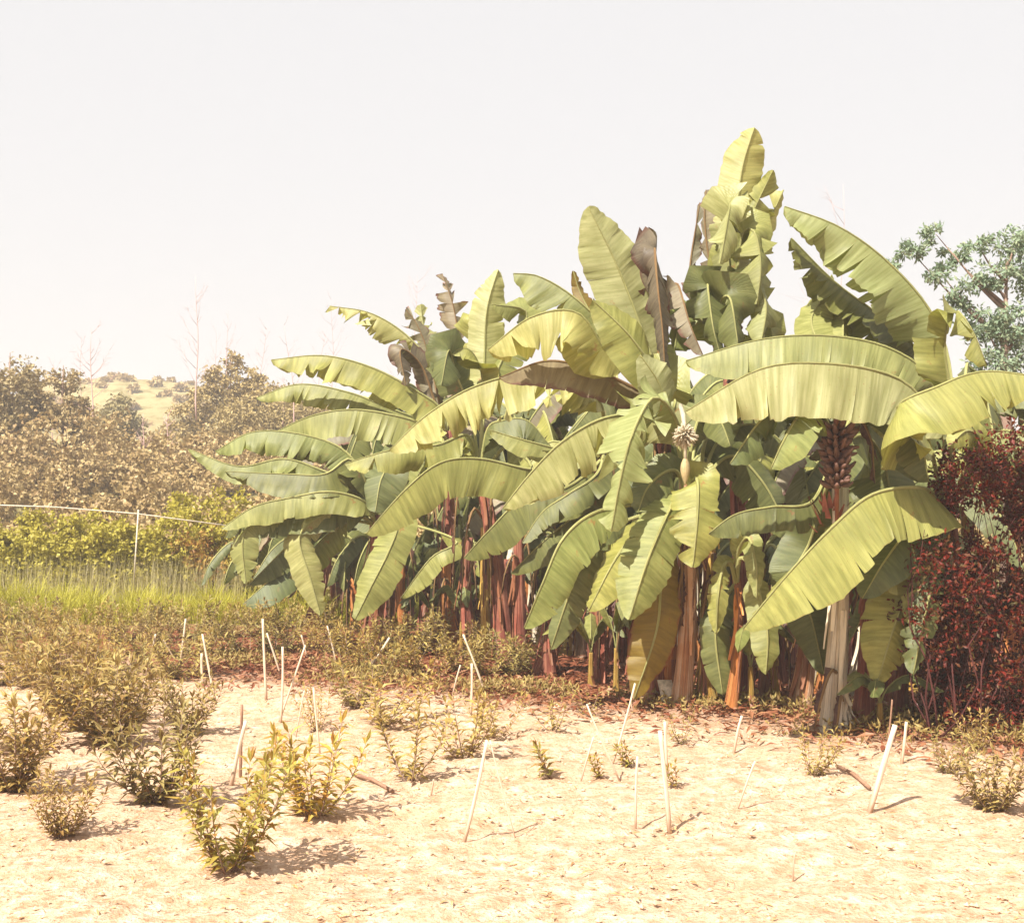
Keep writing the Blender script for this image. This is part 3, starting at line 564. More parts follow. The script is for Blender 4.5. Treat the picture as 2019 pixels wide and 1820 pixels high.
# bare stems crowded between the plants
def stalk(px, py, tx, ty, r0, mat, label, seed, leaves=()):
    g = on_ground(px, py); root = empty('leafless_banana_plant', g, label, 'banana plant', 'leafless banana plants standing in the clump')
    pseudostem(root, (0, 0, -.05), P(tx, ty, g.y) - g, r0, r0 * .6, mat, seed, 6, rnd.uniform(-.06, .06))
    dry_hanging(root, P(tx, ty + 10, g.y) - g, rnd.uniform(.4, .7), .05, seed)
    dry_hanging(root, P(tx + 4, ty + 60, g.y) - g, rnd.uniform(.3, .6), .04, seed + 1)
    return root
for i, a in enumerate([
    (555, 1222, 556, 1110, .07, 'stem_red', 'short red banana stem at far left of the clump'),
    (800, 1262, 797, 1080, .06, 'stem_orange', 'orange banana stem between the flared stem and the thicket'),
    (930, 1290, 925, 1060, .07, 'stem_red', 'red banana stem in the crowded group, leftmost of them'),
    (962, 1302, 955, 1040, .06, 'stem_yellow', 'yellowish banana stem in the crowded group left of centre'),
    (1030, 1318, 1022, 1050, .075, 'stem_red', 'upright banana stem in the middle of the crowded group'),
    (1085, 1335, 1095, 1080, .06, 'stem_red', 'banana stem at right of the crowded group'),
    (1320, 1392, 1322, 1130, .055, 'stem_orange', 'thin orange banana stem left of the pale central one'),
    (1405, 1400, 1404, 1100, .05, 'stem_yellow', 'peeling yellow banana stem hugging the yellow plant'),
    (1360, 1396, 1362, 1110, .035, 'stem_red', 'narrow brown banana stem between pale and yellow stems'),
    (1572, 1405, 1596, 1120, .085, 'stem_rust', 'shaded grey-pink banana stem leaning right behind the front one'),
    (1500, 1385, 1512, 1180, .045, 'stem_red', 'slim banana stem in shade behind the young plant'),
    (1535, 1392, 1542, 1150, .03, 'stem_yellow', 'thin yellow banana stem in shade left of the pale one'),
    (1700, 1432, 1712, 1040, .075, 'stem_red', 'dark red banana stem just right of the thick pale stem'),
    (1660, 1440, 1658, 1330, .05, 'stem_pale', 'broken sheath stub leaning on the thick pale stem'),
    (1765, 1420, 1775, 1120, .06, 'stem_red', 'reddish banana stem under the drooping leaves at right'),
    (1182, 1345, 1180, 1130, .055, 'stem_red', 'dark banana stem beside the open shaded gap'),
    (1245, 1362, 1240, 1150, .05, 'stem_red', 'banana stem right of the open shaded gap')]):
    stalk(*a, 700 + i * 5)
rs = random.Random(55)
for i in range(24):
    u = (i + rs.random()) / 24; bx = 900 + 900 * u; by = 1272 + 120 * u + rs.uniform(-34, 12); g = on_ground(bx, by)
    root = empty('leafless_banana_plant', g, 'dim reddish banana stem crowded in the shade among the others', 'banana plant', 'dim stems crowded inside the clump')
    q = P(bx + rs.uniform(-30, 30), rs.uniform(1000, 1110), g.y) - g
    pseudostem(root, (0, 0, -.05), q, rs.uniform(.045, .08), rs.uniform(.03, .045), rs.choice(['stem_red', 'stem_red', 'stem_orange', 'stem_pale']), 800 + i, 4, rs.uniform(-.08, .08))
    dry_hanging(root, q + Vector((0, 0, -.1)), rs.uniform(.5, .9), .05, 840 + i); dry_hanging(root, q + Vector((.03, 0, -.4)), rs.uniform(.4, .7), .045, 870 + i)
# suckers at the foot of the clump
def sucker(px, py, h, seed, label):
    r = random.Random(seed); g = on_ground(px, py); root = empty('banana_sucker', g, label, 'banana sucker', 'young banana suckers at the foot of the clump')
    pseudostem(root, (0, 0, -.03), (0, 0, h * .45), .028, .018, 'stem_yellow', seed, 1, 0)
    for k in range(4):
        a = seed * 1.7 + k * 2.3; hh = Vector((math.cos(a), math.sin(a), 0)); c = Vector((0, 0, h * .42))
        make_leaf(root, [c, c + hh * .06 + Vector((0, 0, h * .3)), c + hh * .2 + Vector((0, 0, h * .5)), c + hh * .42 + Vector((0, 0, h * .25))], .075, UP, (35, 35), 10, .1, r.choice(['leaf', 'leaf_shaded']), .2, seed + k, ribr=.006, res=.05)
for i, (x, y, h, l) in enumerate([(1165, 1352, .7, 'small banana sucker in the shaded gap'), (1215, 1368, .9, 'small banana sucker under the drooping brownish leaf'), (910, 1290, .8, 'small banana sucker before the crowded red stems'),
                                  (1480, 1408, .7, 'small banana sucker right of the orange stem'), (1735, 1442, .42, 'small banana sucker right of the thick pale stem'), (850, 1272, .7, 'small banana sucker left of the crowded stems')]):
    sucker(x, y, h, 900 + i, l)

# ------------------------------------------------------------------ ground
def axis(lo, hi, fine0, fine1, step, grow=1.16):
    a = list(np.arange(fine0, fine1, step)); s = step; x = fine1
    while x < hi: a.append(x); s *= grow; x += s
    a.append(hi); s = step; x = fine0 - s
    while x > lo: a.insert(0, x); s *= grow; x -= s
    a.insert(0, lo); return a
xs = axis(-420, 420, -5.2, 5.2, .06); ys = axis(-12, 520, 3.4, 12, .06)
mb = MB(); rows = []
for y in ys:
    row = []
    for x in xs:
        z = gz(x, y)
        if 3 < y < 14 and abs(x) < 6.5:
            z += .022 * noise.noise(Vector((x * 7, y * 7, 3))) + .020 * abs(noise.noise(Vector((x * 16, y * 16, 8)))) + .02 * noise.noise(Vector((x * 2.2, y * 3.2, 5)))
        row.append((x, y, z))
    rows.append(row)
mb.grid(rows)
m, nt = nodes('dry_pale_soil')
co = N(nt, 'ShaderNodeTexCoord').outputs['Object']
n1 = noisetex(nt, 1.1, 5, .6, co); n2 = noisetex(nt, 9, 6, .7, co); n3 = noisetex(nt, 46, 4, .7, co); n4 = noisetex(nt, .5, 3, .5, co)
c = ramp(nt, [(.36, (.40, .245, .14)), (.5, (.57, .39, .265)), (.64, (.69, .53, .40))], n2)
c = mixc(nt, mth(nt, 'MULTIPLY', ramp(nt, [(.42, (0, 0, 0)), (.66, (1, 1, 1))], n1), .55), c, (.56, .34, .21))
c = mixc(nt, mth(nt, 'MULTIPLY', ramp(nt, [(.52, (0, 0, 0)), (.66, (1, 1, 1))], n3), .85), c, (.32, .16, .08))
sep = N(nt, 'ShaderNodeSeparateXYZ'); nt.links.new(co, sep.inputs[0])
# litter soil with the clump's red-brown shade painted in, olive ground beyond
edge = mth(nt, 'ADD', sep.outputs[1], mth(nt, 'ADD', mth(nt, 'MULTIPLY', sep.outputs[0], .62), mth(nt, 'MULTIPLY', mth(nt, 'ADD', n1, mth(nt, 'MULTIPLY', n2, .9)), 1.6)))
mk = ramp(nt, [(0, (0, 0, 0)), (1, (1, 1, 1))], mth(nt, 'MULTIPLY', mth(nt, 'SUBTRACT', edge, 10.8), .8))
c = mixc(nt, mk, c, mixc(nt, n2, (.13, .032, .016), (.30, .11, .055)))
far = ramp(nt, [(0, (0, 0, 0)), (1, (1, 1, 1))], mth(nt, 'MULTIPLY', mth(nt, 'SUBTRACT', sep.outputs[1], 15), .4))
c = mixc(nt, far, c, mixc(nt, n4, (.20, .17, .06), (.30, .25, .11)))
finish(nt, c, .95, mth(nt, 'ADD', n2, mth(nt, 'MULTIPLY', n3, .6)), .9, .03, spec=.1)
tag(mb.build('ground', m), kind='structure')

# hill behind
mb = MB(); rows = []
for j in range(70):
    y = 80 + j * 3.2; row = []
    for i in range(150):
        x = -150 + i * 2.3; px = CX + x / y * F
        prof = 1 - .5 * sstep(-30, 12, x) * 1 - .45 * sstep(-36, -75, x) * 0
        h = 8.0 * math.exp(-((x + 36) / 26) ** 2) + 3.0
        z = h * sstep(80, 124, y) * (1 - .4 * sstep(160, 300, y)) + 1.2 * noise.noise(Vector((x * .06, y * .06, 2))) + .5 * noise.noise(Vector((x * .2, y * .2, 7))) + 3.2
        row.append((x, y, z))
    rows.append(row)
mb.grid(rows); m, nt = nodes('hill_grass')
a = noisetex(nt, .05, 4, .6); b = noisetex(nt, .6, 5, .7)
c = mixc(nt, a, (.24, .19, .08), (.36, .29, .15)); c = mixc(nt, ramp(nt, [(.48, (0, 0, 0)), (.6, (1, 1, 1))], b), c, (.18, .15, .06))
finish(nt, c, 1, b, .6, .3, spec=.0)
tag(mb.build('hill', m), kind='structure')

# ------------------------------------------------------------------ foliage
def leafquad(mb, p, d, n, ln, w, dr=.12):
    """a pointed folded leaf"""
    s = d.cross(n); s = s.normalized() * w if s.length > 1e-5 else Vector((w, 0, 0))
    nn = n * w * .35
    b = len(mb.v); mid = p + d * ln * .5
    mb.v += [tuple(p), tuple(mid + s + nn), tuple(p + d * ln - n * ln * dr), tuple(mid - s + nn), tuple(mid)]
    mb.uv += [(0, 0)] * 5
    mb.f += [(b, b + 4, b + 1), (b + 1, b + 4, b + 2), (b, b + 3, b + 4), (b + 4, b + 3, b + 2)]
def rv(r): return Vector((r.gauss(0, 1), r.gauss(0, 1), r.gauss(0, 1))).normalized()

def blob_foliage(mb, r, lobes, n, ln, w, up=.3):
    for (c, rad) in lobes:
        k = int(n * rad[0] * rad[2] / sum(q[1][0] * q[1][2] for q in lobes))
        cl = [rv(r) for _ in range(max(6, k // 28))]
        for _ in range(k):
            v = (r.choice(cl) + rv(r) * .28); q = r.uniform(.55, 1.06)
            p = Vector(c) + Vector((v.x * rad[0], v.y * rad[1], v.z * rad[2])) * q
            d = (v * .5 + rv(r) + Vector((0, 0, -.1))).normalized(); nn = (rv(r) + v * .8 + Vector((0, 0, up))).normalized()
            leafquad(mb, p, d, nn, ln * r.uniform(.6, 1.3), w * r.uniform(.7, 1.2))

def lumps(r, n, R0, H, base=.2):
    out = []
    for i in range(n):
        a = r.uniform(0, 6.28); q = math.sqrt(r.random()) * R0 * .75; z = base + (H - base) * r.uniform(.15, .85) * (1 - .4 * q / R0)
        s = r.uniform(.28, .5) * R0; out.append(((math.cos(a) * q, math.sin(a) * q, z), (s, s, s * r.uniform(.6, .9))))
    return out

M['scrub'] = simple_leaf('scrub_foliage', (.31, .20, .095), (.44, .33, .155), (.57, .45, .25), .2, 1.2)  # lightened so the colour itself carries part of the distance haze
M['vine'] = simple_leaf('vine_foliage', (.36, .30, .04), (.52, .47, .07), (.62, .53, .11), .35, 2)
M['vine_red'] = simple_leaf('vine_foliage_rusty', (.36, .15, .04), (.48, .28, .06), (.54, .45, .09), .3, 2)
M['tree'] = simple_leaf('tree_foliage', (.30, .22, .10), (.44, .34, .15), (.56, .44, .22), .2, 1)  # paler too, some distance haze mixed into the foliage colour
M['rustwall'] = simple_leaf('rusty_creeper_foliage', (.07, .012, .006), (.27, .022, .010), (.11, .09, .022), .25, 3)
M['rightree'] = simple_leaf('blue_green_tree_foliage', (.26, .36, .24), (.38, .46, .32), (.48, .5, .32), .3, 2)
M['bark'] = flat_mat('grey_bark', (.34, .22, .16), .9, .5, 8); M['bark_pale'] = flat_mat('pale_dead_bark', (.62, .40, .36), .9, .2, 6)
M['grass'] = simple_leaf('bright_grass', (.40, .38, .035), (.52, .49, .05), (.62, .56, .12), .35, 1)
M['dry_grass'] = simple_leaf('dry_reed', (.5, .38, .16), (.6, .5, .24), (.66, .52, .34), .3, 1)

def gsurf(px, d):
    x = (px - CX) / F * d; return Vector((x, d, gz(x, d)))
# far scrub that reads as one mass
r = random.Random(21)
mb = MB()
for (lo, hi, d0, d1, cnt, hs) in ((-260, 520, 23, 30, 32, 1.2), (-260, 480, 30, 42, 26, 1.95), (-300, 215, 34, 44, 16, 2.6), (395, 640, 36, 46, 10, 2.3), (-300, 520, 42, 60, 26, .8), (460, 2300, 20, 26, 26, 2.1)):
    for k in range(cnt):
        px = lo + (hi - lo) * (k + r.random()) / cnt; d = r.uniform(d0, d1); g = gsurf(px, d); h = hs * r.uniform(.75, 1.2)
        lb = [((c[0] + g.x, c[1] + g.y, c[2] + g.z - .2), rad) for c, rad in lumps(r, 6, h * .85, h)]
        blob_foliage(mb, r, lb, 1500, .07 + d * .0022, .025 + d * .0009)
tag(mb.build('scrub', M['scrub'], None, False), 'brown olive scrub covering the slope behind the fence', 'scrub', kind='stuff')
# scrub on the hill side
mb = MB()
for k in range(300):
    x = r.uniform(-70, 20); y = r.uniform(86, 126)
    z = (8.0 * math.exp(-((x + 36) / 26) ** 2) + 3.0) * sstep(80, 124, y) + 3.0 + 1.2 * noise.noise(Vector((x * .06, y * .06, 2)))
    s = r.uniform(.3, 1.1) * (1.2 if y < 105 else .5)
    blob_foliage(mb, r, [((x, y, z + s * .5), (s, s, s * .7))], 110, .5, .2)
tag(mb.build('hill_scrub', M['scrub'], None, False), 'small faded bushes dotted over the hill', 'scrub', kind='stuff')

def tree(name, px, d, H, Rr, label, mat, seed, trunk=.35, n=5000, lobes=12, ln=.2, w=.07, shape=None, lift=0, group=None):
    r = random.Random(seed); g = gsurf(px, d); g.z += lift; root = empty(name, g, label, 'tree', group)
    tb = MB(); tb.tube([Vector((0, 0, -.3)), Vector((.05, 0, H * .3)), Vector((-.04, 0, H * .62)), Vector((0, 0, H * .9))], [H * .02 + .03, H * .015 + .02, H * .009 + .01, .01], 8)
    lb = shape or lumps(r, lobes, Rr, H, H * trunk)
    for c, rad in lb[:10]:
        c = Vector(c); s0 = Vector((0, 0, max(.3, c.z - c.xy.length * .8 - .2)))
        tb.tube([s0, s0.lerp(c, .55) + Vector((0, 0, -.06)), c], [H * .004 + .008, .012, .004], 6)
    tb.build('trunk', M['bark'], root)
    cb = MB(); blob_foliage(cb, r, lb, n, ln, w); cb.build('crown', M[mat], root, False)
    return root
cone = [((0, 0, 7.6), (.55, .55, .7)), ((-.6, 0, 6.6), (.8, .8, .6)), ((.7, 0, 6.5), (.9, .8, .7)), ((-.3, .2, 5.7), (1.1, 1, .8)), ((1.3, 0, 5.4), (1.1, 1, .8)), ((-1.3, 0, 4.7), (1.1, 1, .8)), ((.5, 0, 4.3), (1.4, 1.2, 1)),
        ((-1.9, 0, 3.5), (1.1, 1, .9)), ((1.8, 0, 3.8), (1.3, 1, 1)), ((-2.2, 0, 2.3), (1.1, 1, .9)), ((0, 0, 2.9), (1.6, 1.2, 1)), ((2.6, 0, 2.6), (1.5, 1, 1))]
tree('conical_tree', 455, 50, 4.2, 2.6, 'olive pointed tree rising from the scrub beside the leftmost banana leaves', 'tree', 31, n=12000, shape=[(c, (a[0] * .75, a[1] * .75, a[2] * .6)) for c, a in [((p[0] * .9, p[1], p[2] * .55), q) for p, q in cone]], ln=.15, w=.055)
tree('round_tree', 228, 52, 2.9, 1.3, 'dark round-topped tree on the slope under the hill crest', 'tree', 32, n=7000, ln=.16, w=.06)
tree('loose_tree', 125, 40, 4.4, 1.2, 'loose feathery tree near the left edge in front of the hill', 'scrub', 33, n=6500, ln=.14, w=.045)
tree('loose_tree', 20, 38, 4.8, 1.6, 'tall loose tree at the far left edge', 'scrub', 34, n=8000, ln=.14, w=.05)
tree('round_tree', 560, 44, 3.0, 2.2, 'broad dark tree half hidden by the upper left banana leaves', 'tree', 35, n=9000, ln=.14, w=.05)
# right hand trees
def lobes_px(lst, d, g):
    out = []
    for px, py, rr in lst:
        p = P(px, py, d) - g; q = rr / F * d; out.append(((p.x, p.y, p.z), (q, q, q * .7)))
    return out
g = gsurf(1985, 15); 
tree('spreading_tree', 1985, 15, 5.0, 2, 'fine-leaved green tree rising above the banana leaves at the right edge', 'rightree', 41, n=9000,
     shape=lobes_px([(1795, 495, 26), (1845, 462, 24), (1880, 500, 26), (1850, 535, 28), (1925, 478, 26), (1960, 540, 40), (1900, 580, 34), (2000, 480, 40), (1940, 640, 44), (2010, 640, 60), (2060, 540, 60), (1768, 520, 14), (2080, 700, 70), (1960, 720, 46)], 15, g), ln=.08, w=.016)
# rusty creeper thicket on the right
g = gsurf(1950, 8.45); root = empty('creeper_thicket', g, 'dark red-brown creeper thicket at the right edge behind the last banana plant', 'thicket')
lb = []
r = random.Random(43)
for k in range(44):
    py = r.uniform(905, 1425); px = r.uniform((1832 if py > 1150 else 1838) + max(0, 1180 - py) * .2, 2120)
    p = P(px, py, 8.5 + r.uniform(-.25, .5)) - g; q = r.uniform(.12, .24); lb.append(((p.x, p.y, max(.1, p.z)), (q, q, q * 1.2)))
cb = MB(); blob_foliage(cb, r, lb, 32000, .045, .010); cb.build('foliage', M['rustwall'], root, False)
tb = MB()
for k in range(38):
    x = r.uniform(-.5, .7); pts = [Vector((x, r.uniform(-.3, .3), 0))]
    for q in range(6): pts.append(pts[-1] + Vector((r.uniform(-.14, .14), r.uniform(-.1, .1), r.uniform(.16, .32))))
    tb.tube(pts, [.008 - .001 * i for i in range(7)], 5)
tb.build('branch', M['dark_twig'], root)

# bare pale trees
def bare(px, top, bot, d, label, seed, side=.45, r0=.05, lean=0):
    r = random.Random(seed); g = P(px, bot, d); root = empty('bare_tree', g, label, 'bare tree', 'leafless pale trees on the slope')
    H = (bot - top) / F * d; mb = MB(); main = [Vector((lean * H * (i / 8) ** 1.5 + .03 * H * math.sin(i + seed) * .3, 0, H * i / 8)) for i in range(9)]
    mb.tube(main, [r0 * (1 - .85 * i / 8) for i in range(9)], 6); mb.build('trunk', M['bark_pale'], root)
    tw = MB()
    for k in range(15):
        i = r.randint(2, 7); p = main[i].lerp(main[min(8, i + 1)], r.random()); a = r.choice((-1, 1)) * r.uniform(.5, 1); L = H * side * r.uniform(.2, .7) * (1.15 - i / 9)
        d1 = Vector((a, r.uniform(-.8, .8), r.uniform(.5, 1.3))).normalized(); q = [p, p + d1 * L * .5, p + d1 * L + Vector((0, 0, L * .3))]
        tw.tube(q, [r0 * .3, r0 * .2, r0 * .08], 4)
        for s_ in range(4):
            b0 = q[1].lerp(q[2], r.random()); tw.tube([b0, b0 + (d1 + rv(r) * .7) * L * .3], [r0 * .13, r0 * .05], 3)
    tw.build('branch', M['bark_pale'], root)
for i, a in enumerate([(388, 545, 830, 45, 'tallest bare pale tree standing above the hill shoulder', .035), (181, 645, 960, 40, 'bare pale tree near the left edge before the hill', .04), (160, 660, 900, 42, 'second bare pale tree near the left edge, thinner', .02),
     (448, 615, 830, 50, 'bare tree whose twigs show above the pointed tree', .025), (425, 640, 830, 55, 'faint bare tree between the tallest bare one and the pointed tree', .018), (505, 645, 830, 50, 'bare leaning tree right of the pointed tree', .025),
     (655, 590, 860, 42, 'thin straight bare tree above the second left banana leaf', .018), (582, 640, 850, 42, 'bare forked tree above the left banana leaves', .024), (620, 650, 850, 45, 'bare tree with curving branch above the left banana leaves', .02),
     (820, 545, 900, 30, 'single bare twiggy tip beside the ragged upright leaf', .015), (1660, 365, 900, 25, 'thin bare tree sticking up between the right banana leaves', .014), (105, 700, 950, 44, 'bare tree at the left edge among loose foliage', .025),
     (330, 820, 990, 38, 'short dead trunk on the slope under the hill', .04), (283, 815, 960, 38, 'short pale dead trunk left of the slope clearing', .035)]):
    bare(a[0], a[1], a[2], a[3], a[4], 60 + i, .4, a[5], lean=(.12 if i in (5, 8) else -.1 if i == 7 else 0))

# fence rail and post with vines
M['wood'] = flat_mat('bleached_wood', (.74, .62, .48), .8, .5, 38); m_, nt_ = nodes('weathered_stake'); uv_ = N(nt_, 'ShaderNodeTexCoord').outputs['UV']; sp_ = N(nt_, 'ShaderNodeSeparateXYZ'); nt_.links.new(uv_, sp_.inputs[0])
g1 = noisetex(nt_, 1, 5, .65, uv_, (7, 2.2, 1)); g2 = noisetex(nt_, 1, 4, .6, uv_, (2, 9, 1))
c_ = ramp(nt_, [(.34, (.36, .25, .16)), (.5, (.66, .54, .4)), (.64, (.78, .68, .55))], g1)
c_ = mixc(nt_, ramp(nt_, [(.14, (.85,) * 3), (.30, (0, 0, 0))], mth(nt_, 'ADD', sp_.outputs[1], mth(nt_, 'MULTIPLY', g2, .12))), c_, (.34, .2, .12))
finish(nt_, c_, .85, g1, .5, .004); M['stake'] = m_
M['wood_brown'] = flat_mat('brown_wood', (.33, .18, .11), .8, .4, 24)
g = gsurf(272, 18.9); root = empty('rail_fence', g, 'thin pale rail on slender posts above the yellow vines at left', 'fence')
mb = MB(); mb.tube([P(-120, 992, 18.9) - g, P(110, 1000, 18.9) - g, P(270, 1013, 18.9) - g, P(445, 1036, 18.9) - g], .010, 7); mb.build('rail', M['wood'], root)
for px in (262, -20): 
    mb = MB(); mb.tube([P(px, 1185, 18.9) - g, P(px + 5, 1100, 18.9) - g, P(px + 11, 1005, 18.9) - g], .012, 7); mb.build('post', M['wood'], root)
r = random.Random(77)
mb = MB(); mr = MB()
for k in range(150):
    px = r.uniform(-220, 520); d = r.uniform(19.2, 21.5); g = gsurf(px, d); top = 1020 + 45 * noise.noise(Vector((px * .02, 5, 0))) + (20 if px < 200 else 0) - (20 if px > 330 else 0)
    py = r.uniform(top, 1200); p = P(px, py, d); q = r.uniform(.16, .36)
    red = 320 < px < 460 and 1060 < py < 1170 and r.random() < .75
    blob_foliage(mr if red else mb, r, [((p.x, p.y, p.z), (q, q, q))], 420, .075, .028)
tag(mb.build('vines', M['vine'], None, False), 'yellow-green vines smothering the fence at left', 'vines', kind='stuff')
tag(mr.build('rusty_vines', M['vine_red'], None, False), 'rust tinted vines hanging left of the banana clump', 'vines', kind='stuff')
# reeds and bright grass strip
mb = MB()
def blade(mb, p, h, w, r, lean=.3, seg=3):
    a = r.uniform(0, 6.28); d = Vector((math.cos(a), math.sin(a), 0)); s = Vector((-d.y, d.x, 0)) * w; b = len(mb.v); p = Vector(p); L = r.uniform(.1, 1) * lean
    for i in range(seg + 1):
        u = i / seg; c = p + Vector((0, 0, h * u * (1 - .15 * L * u))) + d * h * L * u * u; ww = s * (1 - u * .9)
        mb.v += [tuple(c - ww), tuple(c + ww)]; mb.uv += [(0, 0)] * 2
    for i in range(seg): mb.f.append((b + 2 * i, b + 2 * i + 1, b + 2 * i + 3, b + 2 * i + 2))
for k in range(2200):
    px = r.uniform(-220, 480); d = r.uniform(17.8, 19.4); g = gsurf(px, d); blade(mb, g, r.uniform(.4, .9), .006, r, .3)
tag(mb.build('reeds', M['dry_grass'], None, False), 'pale dry reeds in front of the vines', 'reeds', kind='stuff')
mb = MB()
for k in range(15000):
    px = r.uniform(-260, 640) if k % 5 else r.uniform(640, 1000); d = r.uniform(16.3, 18.0); g = gsurf(px, d); blade(mb, g, r.uniform(.18, .42) * (1.05 + 1.3 * noise.noise(Vector((px * .02, d * 1.5, 3)))), .009, r, 1.0)
tag(mb.build('grass', M['grass'], None, False), 'bright yellow-green grass strip behind the shrub rows', 'grass', kind='stuff')

# ------------------------------------------------------------------ garden shrubs
def shrub_mesh(seed, H, spread, nst, mat, leafL=.075, dens=1.0, bare_low=.04):
    r = random.Random(seed); fb = MB(); sb = MB()
    for k in range(nst):
        a = r.uniform(0, 6.28); sp = spread * 1.25 * (.25 + .75 * math.sqrt(r.random())); h = H * r.uniform(.6, 1.0)
        e = Vector((math.cos(a) * sp, math.sin(a) * sp, h)); c = Vector((e.x * .75, e.y * .75, h * .42)); o_ = Vector((math.cos(a), math.sin(a), 0)) * r.uniform(.01, .05); pts = []
        for i in range(9):
            u = i / 8; pts.append(o_ * (1 - u) ** 2 + c * 2 * u * (1 - u) + e * u * u)
        sb.tube(pts, [.0045 * (1 - .7 * i / 8) for i in range(9)], 5)
        nl = int(31 * dens * h / .5)
        for j in range(nl):
            u = bare_low + (1 - bare_low) * (j + r.random() * .5) / nl; i = min(7, int(u * 8)); p = pts[i].lerp(pts[i + 1], min(1, u * 8 - i)); t = (pts[i + 1] - pts[i]).normalized()
            az = j * 2.4 + k + r.uniform(-.7, .7); out = Vector((math.cos(az), math.sin(az), 0)); d = (out * 1.0 + t * r.uniform(.5, 1.0)).normalized()
            nn = (Vector((0, 0, 1)) - d * d.z + rv(r) * .25).normalized()
            leafquad(fb, p, d, nn, leafL * r.uniform(.8, 1.5), leafL * .19, r.uniform(.1, .6))
        for j in range(3): 
            d = ((pts[-1] - pts[-2]).normalized() + rv(r) * .35).normalized(); leafquad(fb, pts[-1], d, rv(r), leafL, leafL * .13)
    return sb.mesh('branch', M['bark']), fb.mesh('foliage', M[mat], False)
M['tea_dark'] = simple_leaf('shrub_leaf_dark', (.26, .15, .06), (.40, .29, .09), (.54, .42, .17), .2, 6)
M['tea_olive'] = simple_leaf('shrub_leaf_olive', (.34, .21, .07), (.48, .38, .11), (.58, .48, .2), .3, 6)
M['tea_yellow'] = simple_leaf('shrub_leaf_yellow', (.42, .21, .05), (.50, .43, .09), (.58, .55, .18), .35, 6)
SV = {}
for key, args in {'dark1': (1, .55, .28, 18, 'tea_dark', .08, 1.15), 'dark2': (2, .5, .26, 15, 'tea_dark', .08, 1.1), 'olive1': (3, .5, .24, 9, 'tea_olive', .075, .85), 'olive2': (4, .55, .3, 8, 'tea_olive', .075, .9),
                  'yellow1': (5, .6, .24, 13, 'tea_yellow', .085, 1.1), 'yellow2': (6, .5, .24, 11, 'tea_yellow', .085, 1.0), 'vee': (7, .5, .24, 5, 'tea_olive', .07, 1.2, .05), 'small': (8, .3, .1, 4, 'tea_yellow', .075, .9), 'low': (9, .3, .22, 6, 'tea_olive', .06, .8),
                  'hedge1': (10, .5, .32, 13, 'tea_olive', .075, 1.0), 'hedge2': (11, .5, .32, 13, 'tea_olive', .07, 1.0), 'hedge3': (12, .5, .3, 12, 'tea_dark', .07, 1.0)}.items():
    SV[key] = (shrub_mesh(*args), args[1])
def shrub(px, py, top, key, label, group='shrubs planted in the pale soil', rz=None, wide=1.0):
    g = on_ground(px, py); (bm_, fm), H = SV[key]; h = (py - top) / F * g.y
    root = empty('shrub', g, label, 'shrub', group, rnd.uniform(0, 6.28) if rz is None else rz, h / H); root.rotation_euler = (rnd.uniform(-.12, .12), rnd.uniform(-.12, .12), root.rotation_euler[2])
    root.scale = (h / H * wide, h / H * wide, h / H)
    link('branch', bm_, root); link('foliage', fm, root); return root
for a in [
    (215, 1475, 1305, 'dark1', 'large dark shrub at left, leftmost of the free-standing ones', 1.2), (372, 1448, 1325, 'dark2', 'dark shrub with upright shoots just right of the largest one', 1.0), (312, 1592, 1400, 'dark2', 'reddish olive shrub below the two dark shrubs at left', 1.0),
    (452, 1722, 1480, 'yellow1', 'bright yellow-green shrub nearest the camera at lower left', .95), (618, 1612, 1435, 'yellow2', 'yellow shrub with orange base left of centre', 1.0), (805, 1545, 1385, 'vee', 'sparse V-shaped shrub by the fallen stick', 1.1),
    (755, 1430, 1300, 'olive2', 'lanky olive shrub behind the V-shaped one', 1.3), (915, 1495, 1365, 'olive1', 'round olive shrub right of the V-shaped one', 1.15), (980, 1452, 1355, 'olive2', 'olive shrub just behind the crossed stakes', 1.0),
    (125, 1400, 1245, 'dark1', 'dark bluish shrub at the left edge behind the largest one', 1.1), (120, 1660, 1530, 'dark2', 'dark shrub low at the left edge near the camera', 1.0), (30, 1560, 1380, 'dark1', 'dark shrub outermost at the left edge', 1.1),
    (160, 1440, 1290, 'dark2', 'dark shrub squeezed between the left edge shrub and the largest one', 1.1), (70, 1480, 1320, 'hedge2', 'olive shrub at left edge behind the outermost dark one', 1.1), (265, 1418, 1300, 'hedge1', 'olive shrub just behind the largest dark one', 1.0),
    (700, 1400, 1290, 'hedge1', 'bushy olive shrub left of the lanky one', 1.1),
    (1095, 1538, 1462, 'small', 'small yellow seedling shrub right of the crossed stakes', 1.2), (1190, 1540, 1488, 'small', 'tiny seedling between leaning stakes', 1.2), (1248, 1510, 1455, 'small', 'small seedling at the head of a short upright stake', 1.2),
    (1332, 1555, 1503, 'small', 'small seedling just right of the thick leaning stake', 1.0), (1342, 1460, 1398, 'low', 'low sprig below the pale central banana stem', .9), (1605, 1532, 1432, 'olive1', 'olive shrub before the thick pale banana stem', .9),
    (1090, 1440, 1375, 'low', 'low open shrub at the shade edge right of centre', 1.0), (1158, 1420, 1368, 'low', 'low shrub behind the leaning stakes at the shade edge', 1.0), (1865, 1530, 1440, 'olive1', 'shrub at right edge below the red thicket', 1.1),
    (1960, 1600, 1470, 'dark2', 'shrub at the lower right edge', 1.0), (1555, 1450, 1405, 'low', 'low weedy shrub left of the thick pale stem', 1.3), (625, 1440, 1345, 'olive1', 'thin olive shrub behind the yellow one left of centre', .7), (1930, 1480, 1400, 'hedge3', 'dark shrub at right edge against the red thicket', 1.0)]:
    shrub(*a[:5], wide=a[5])
r = random.Random(99); n = 0
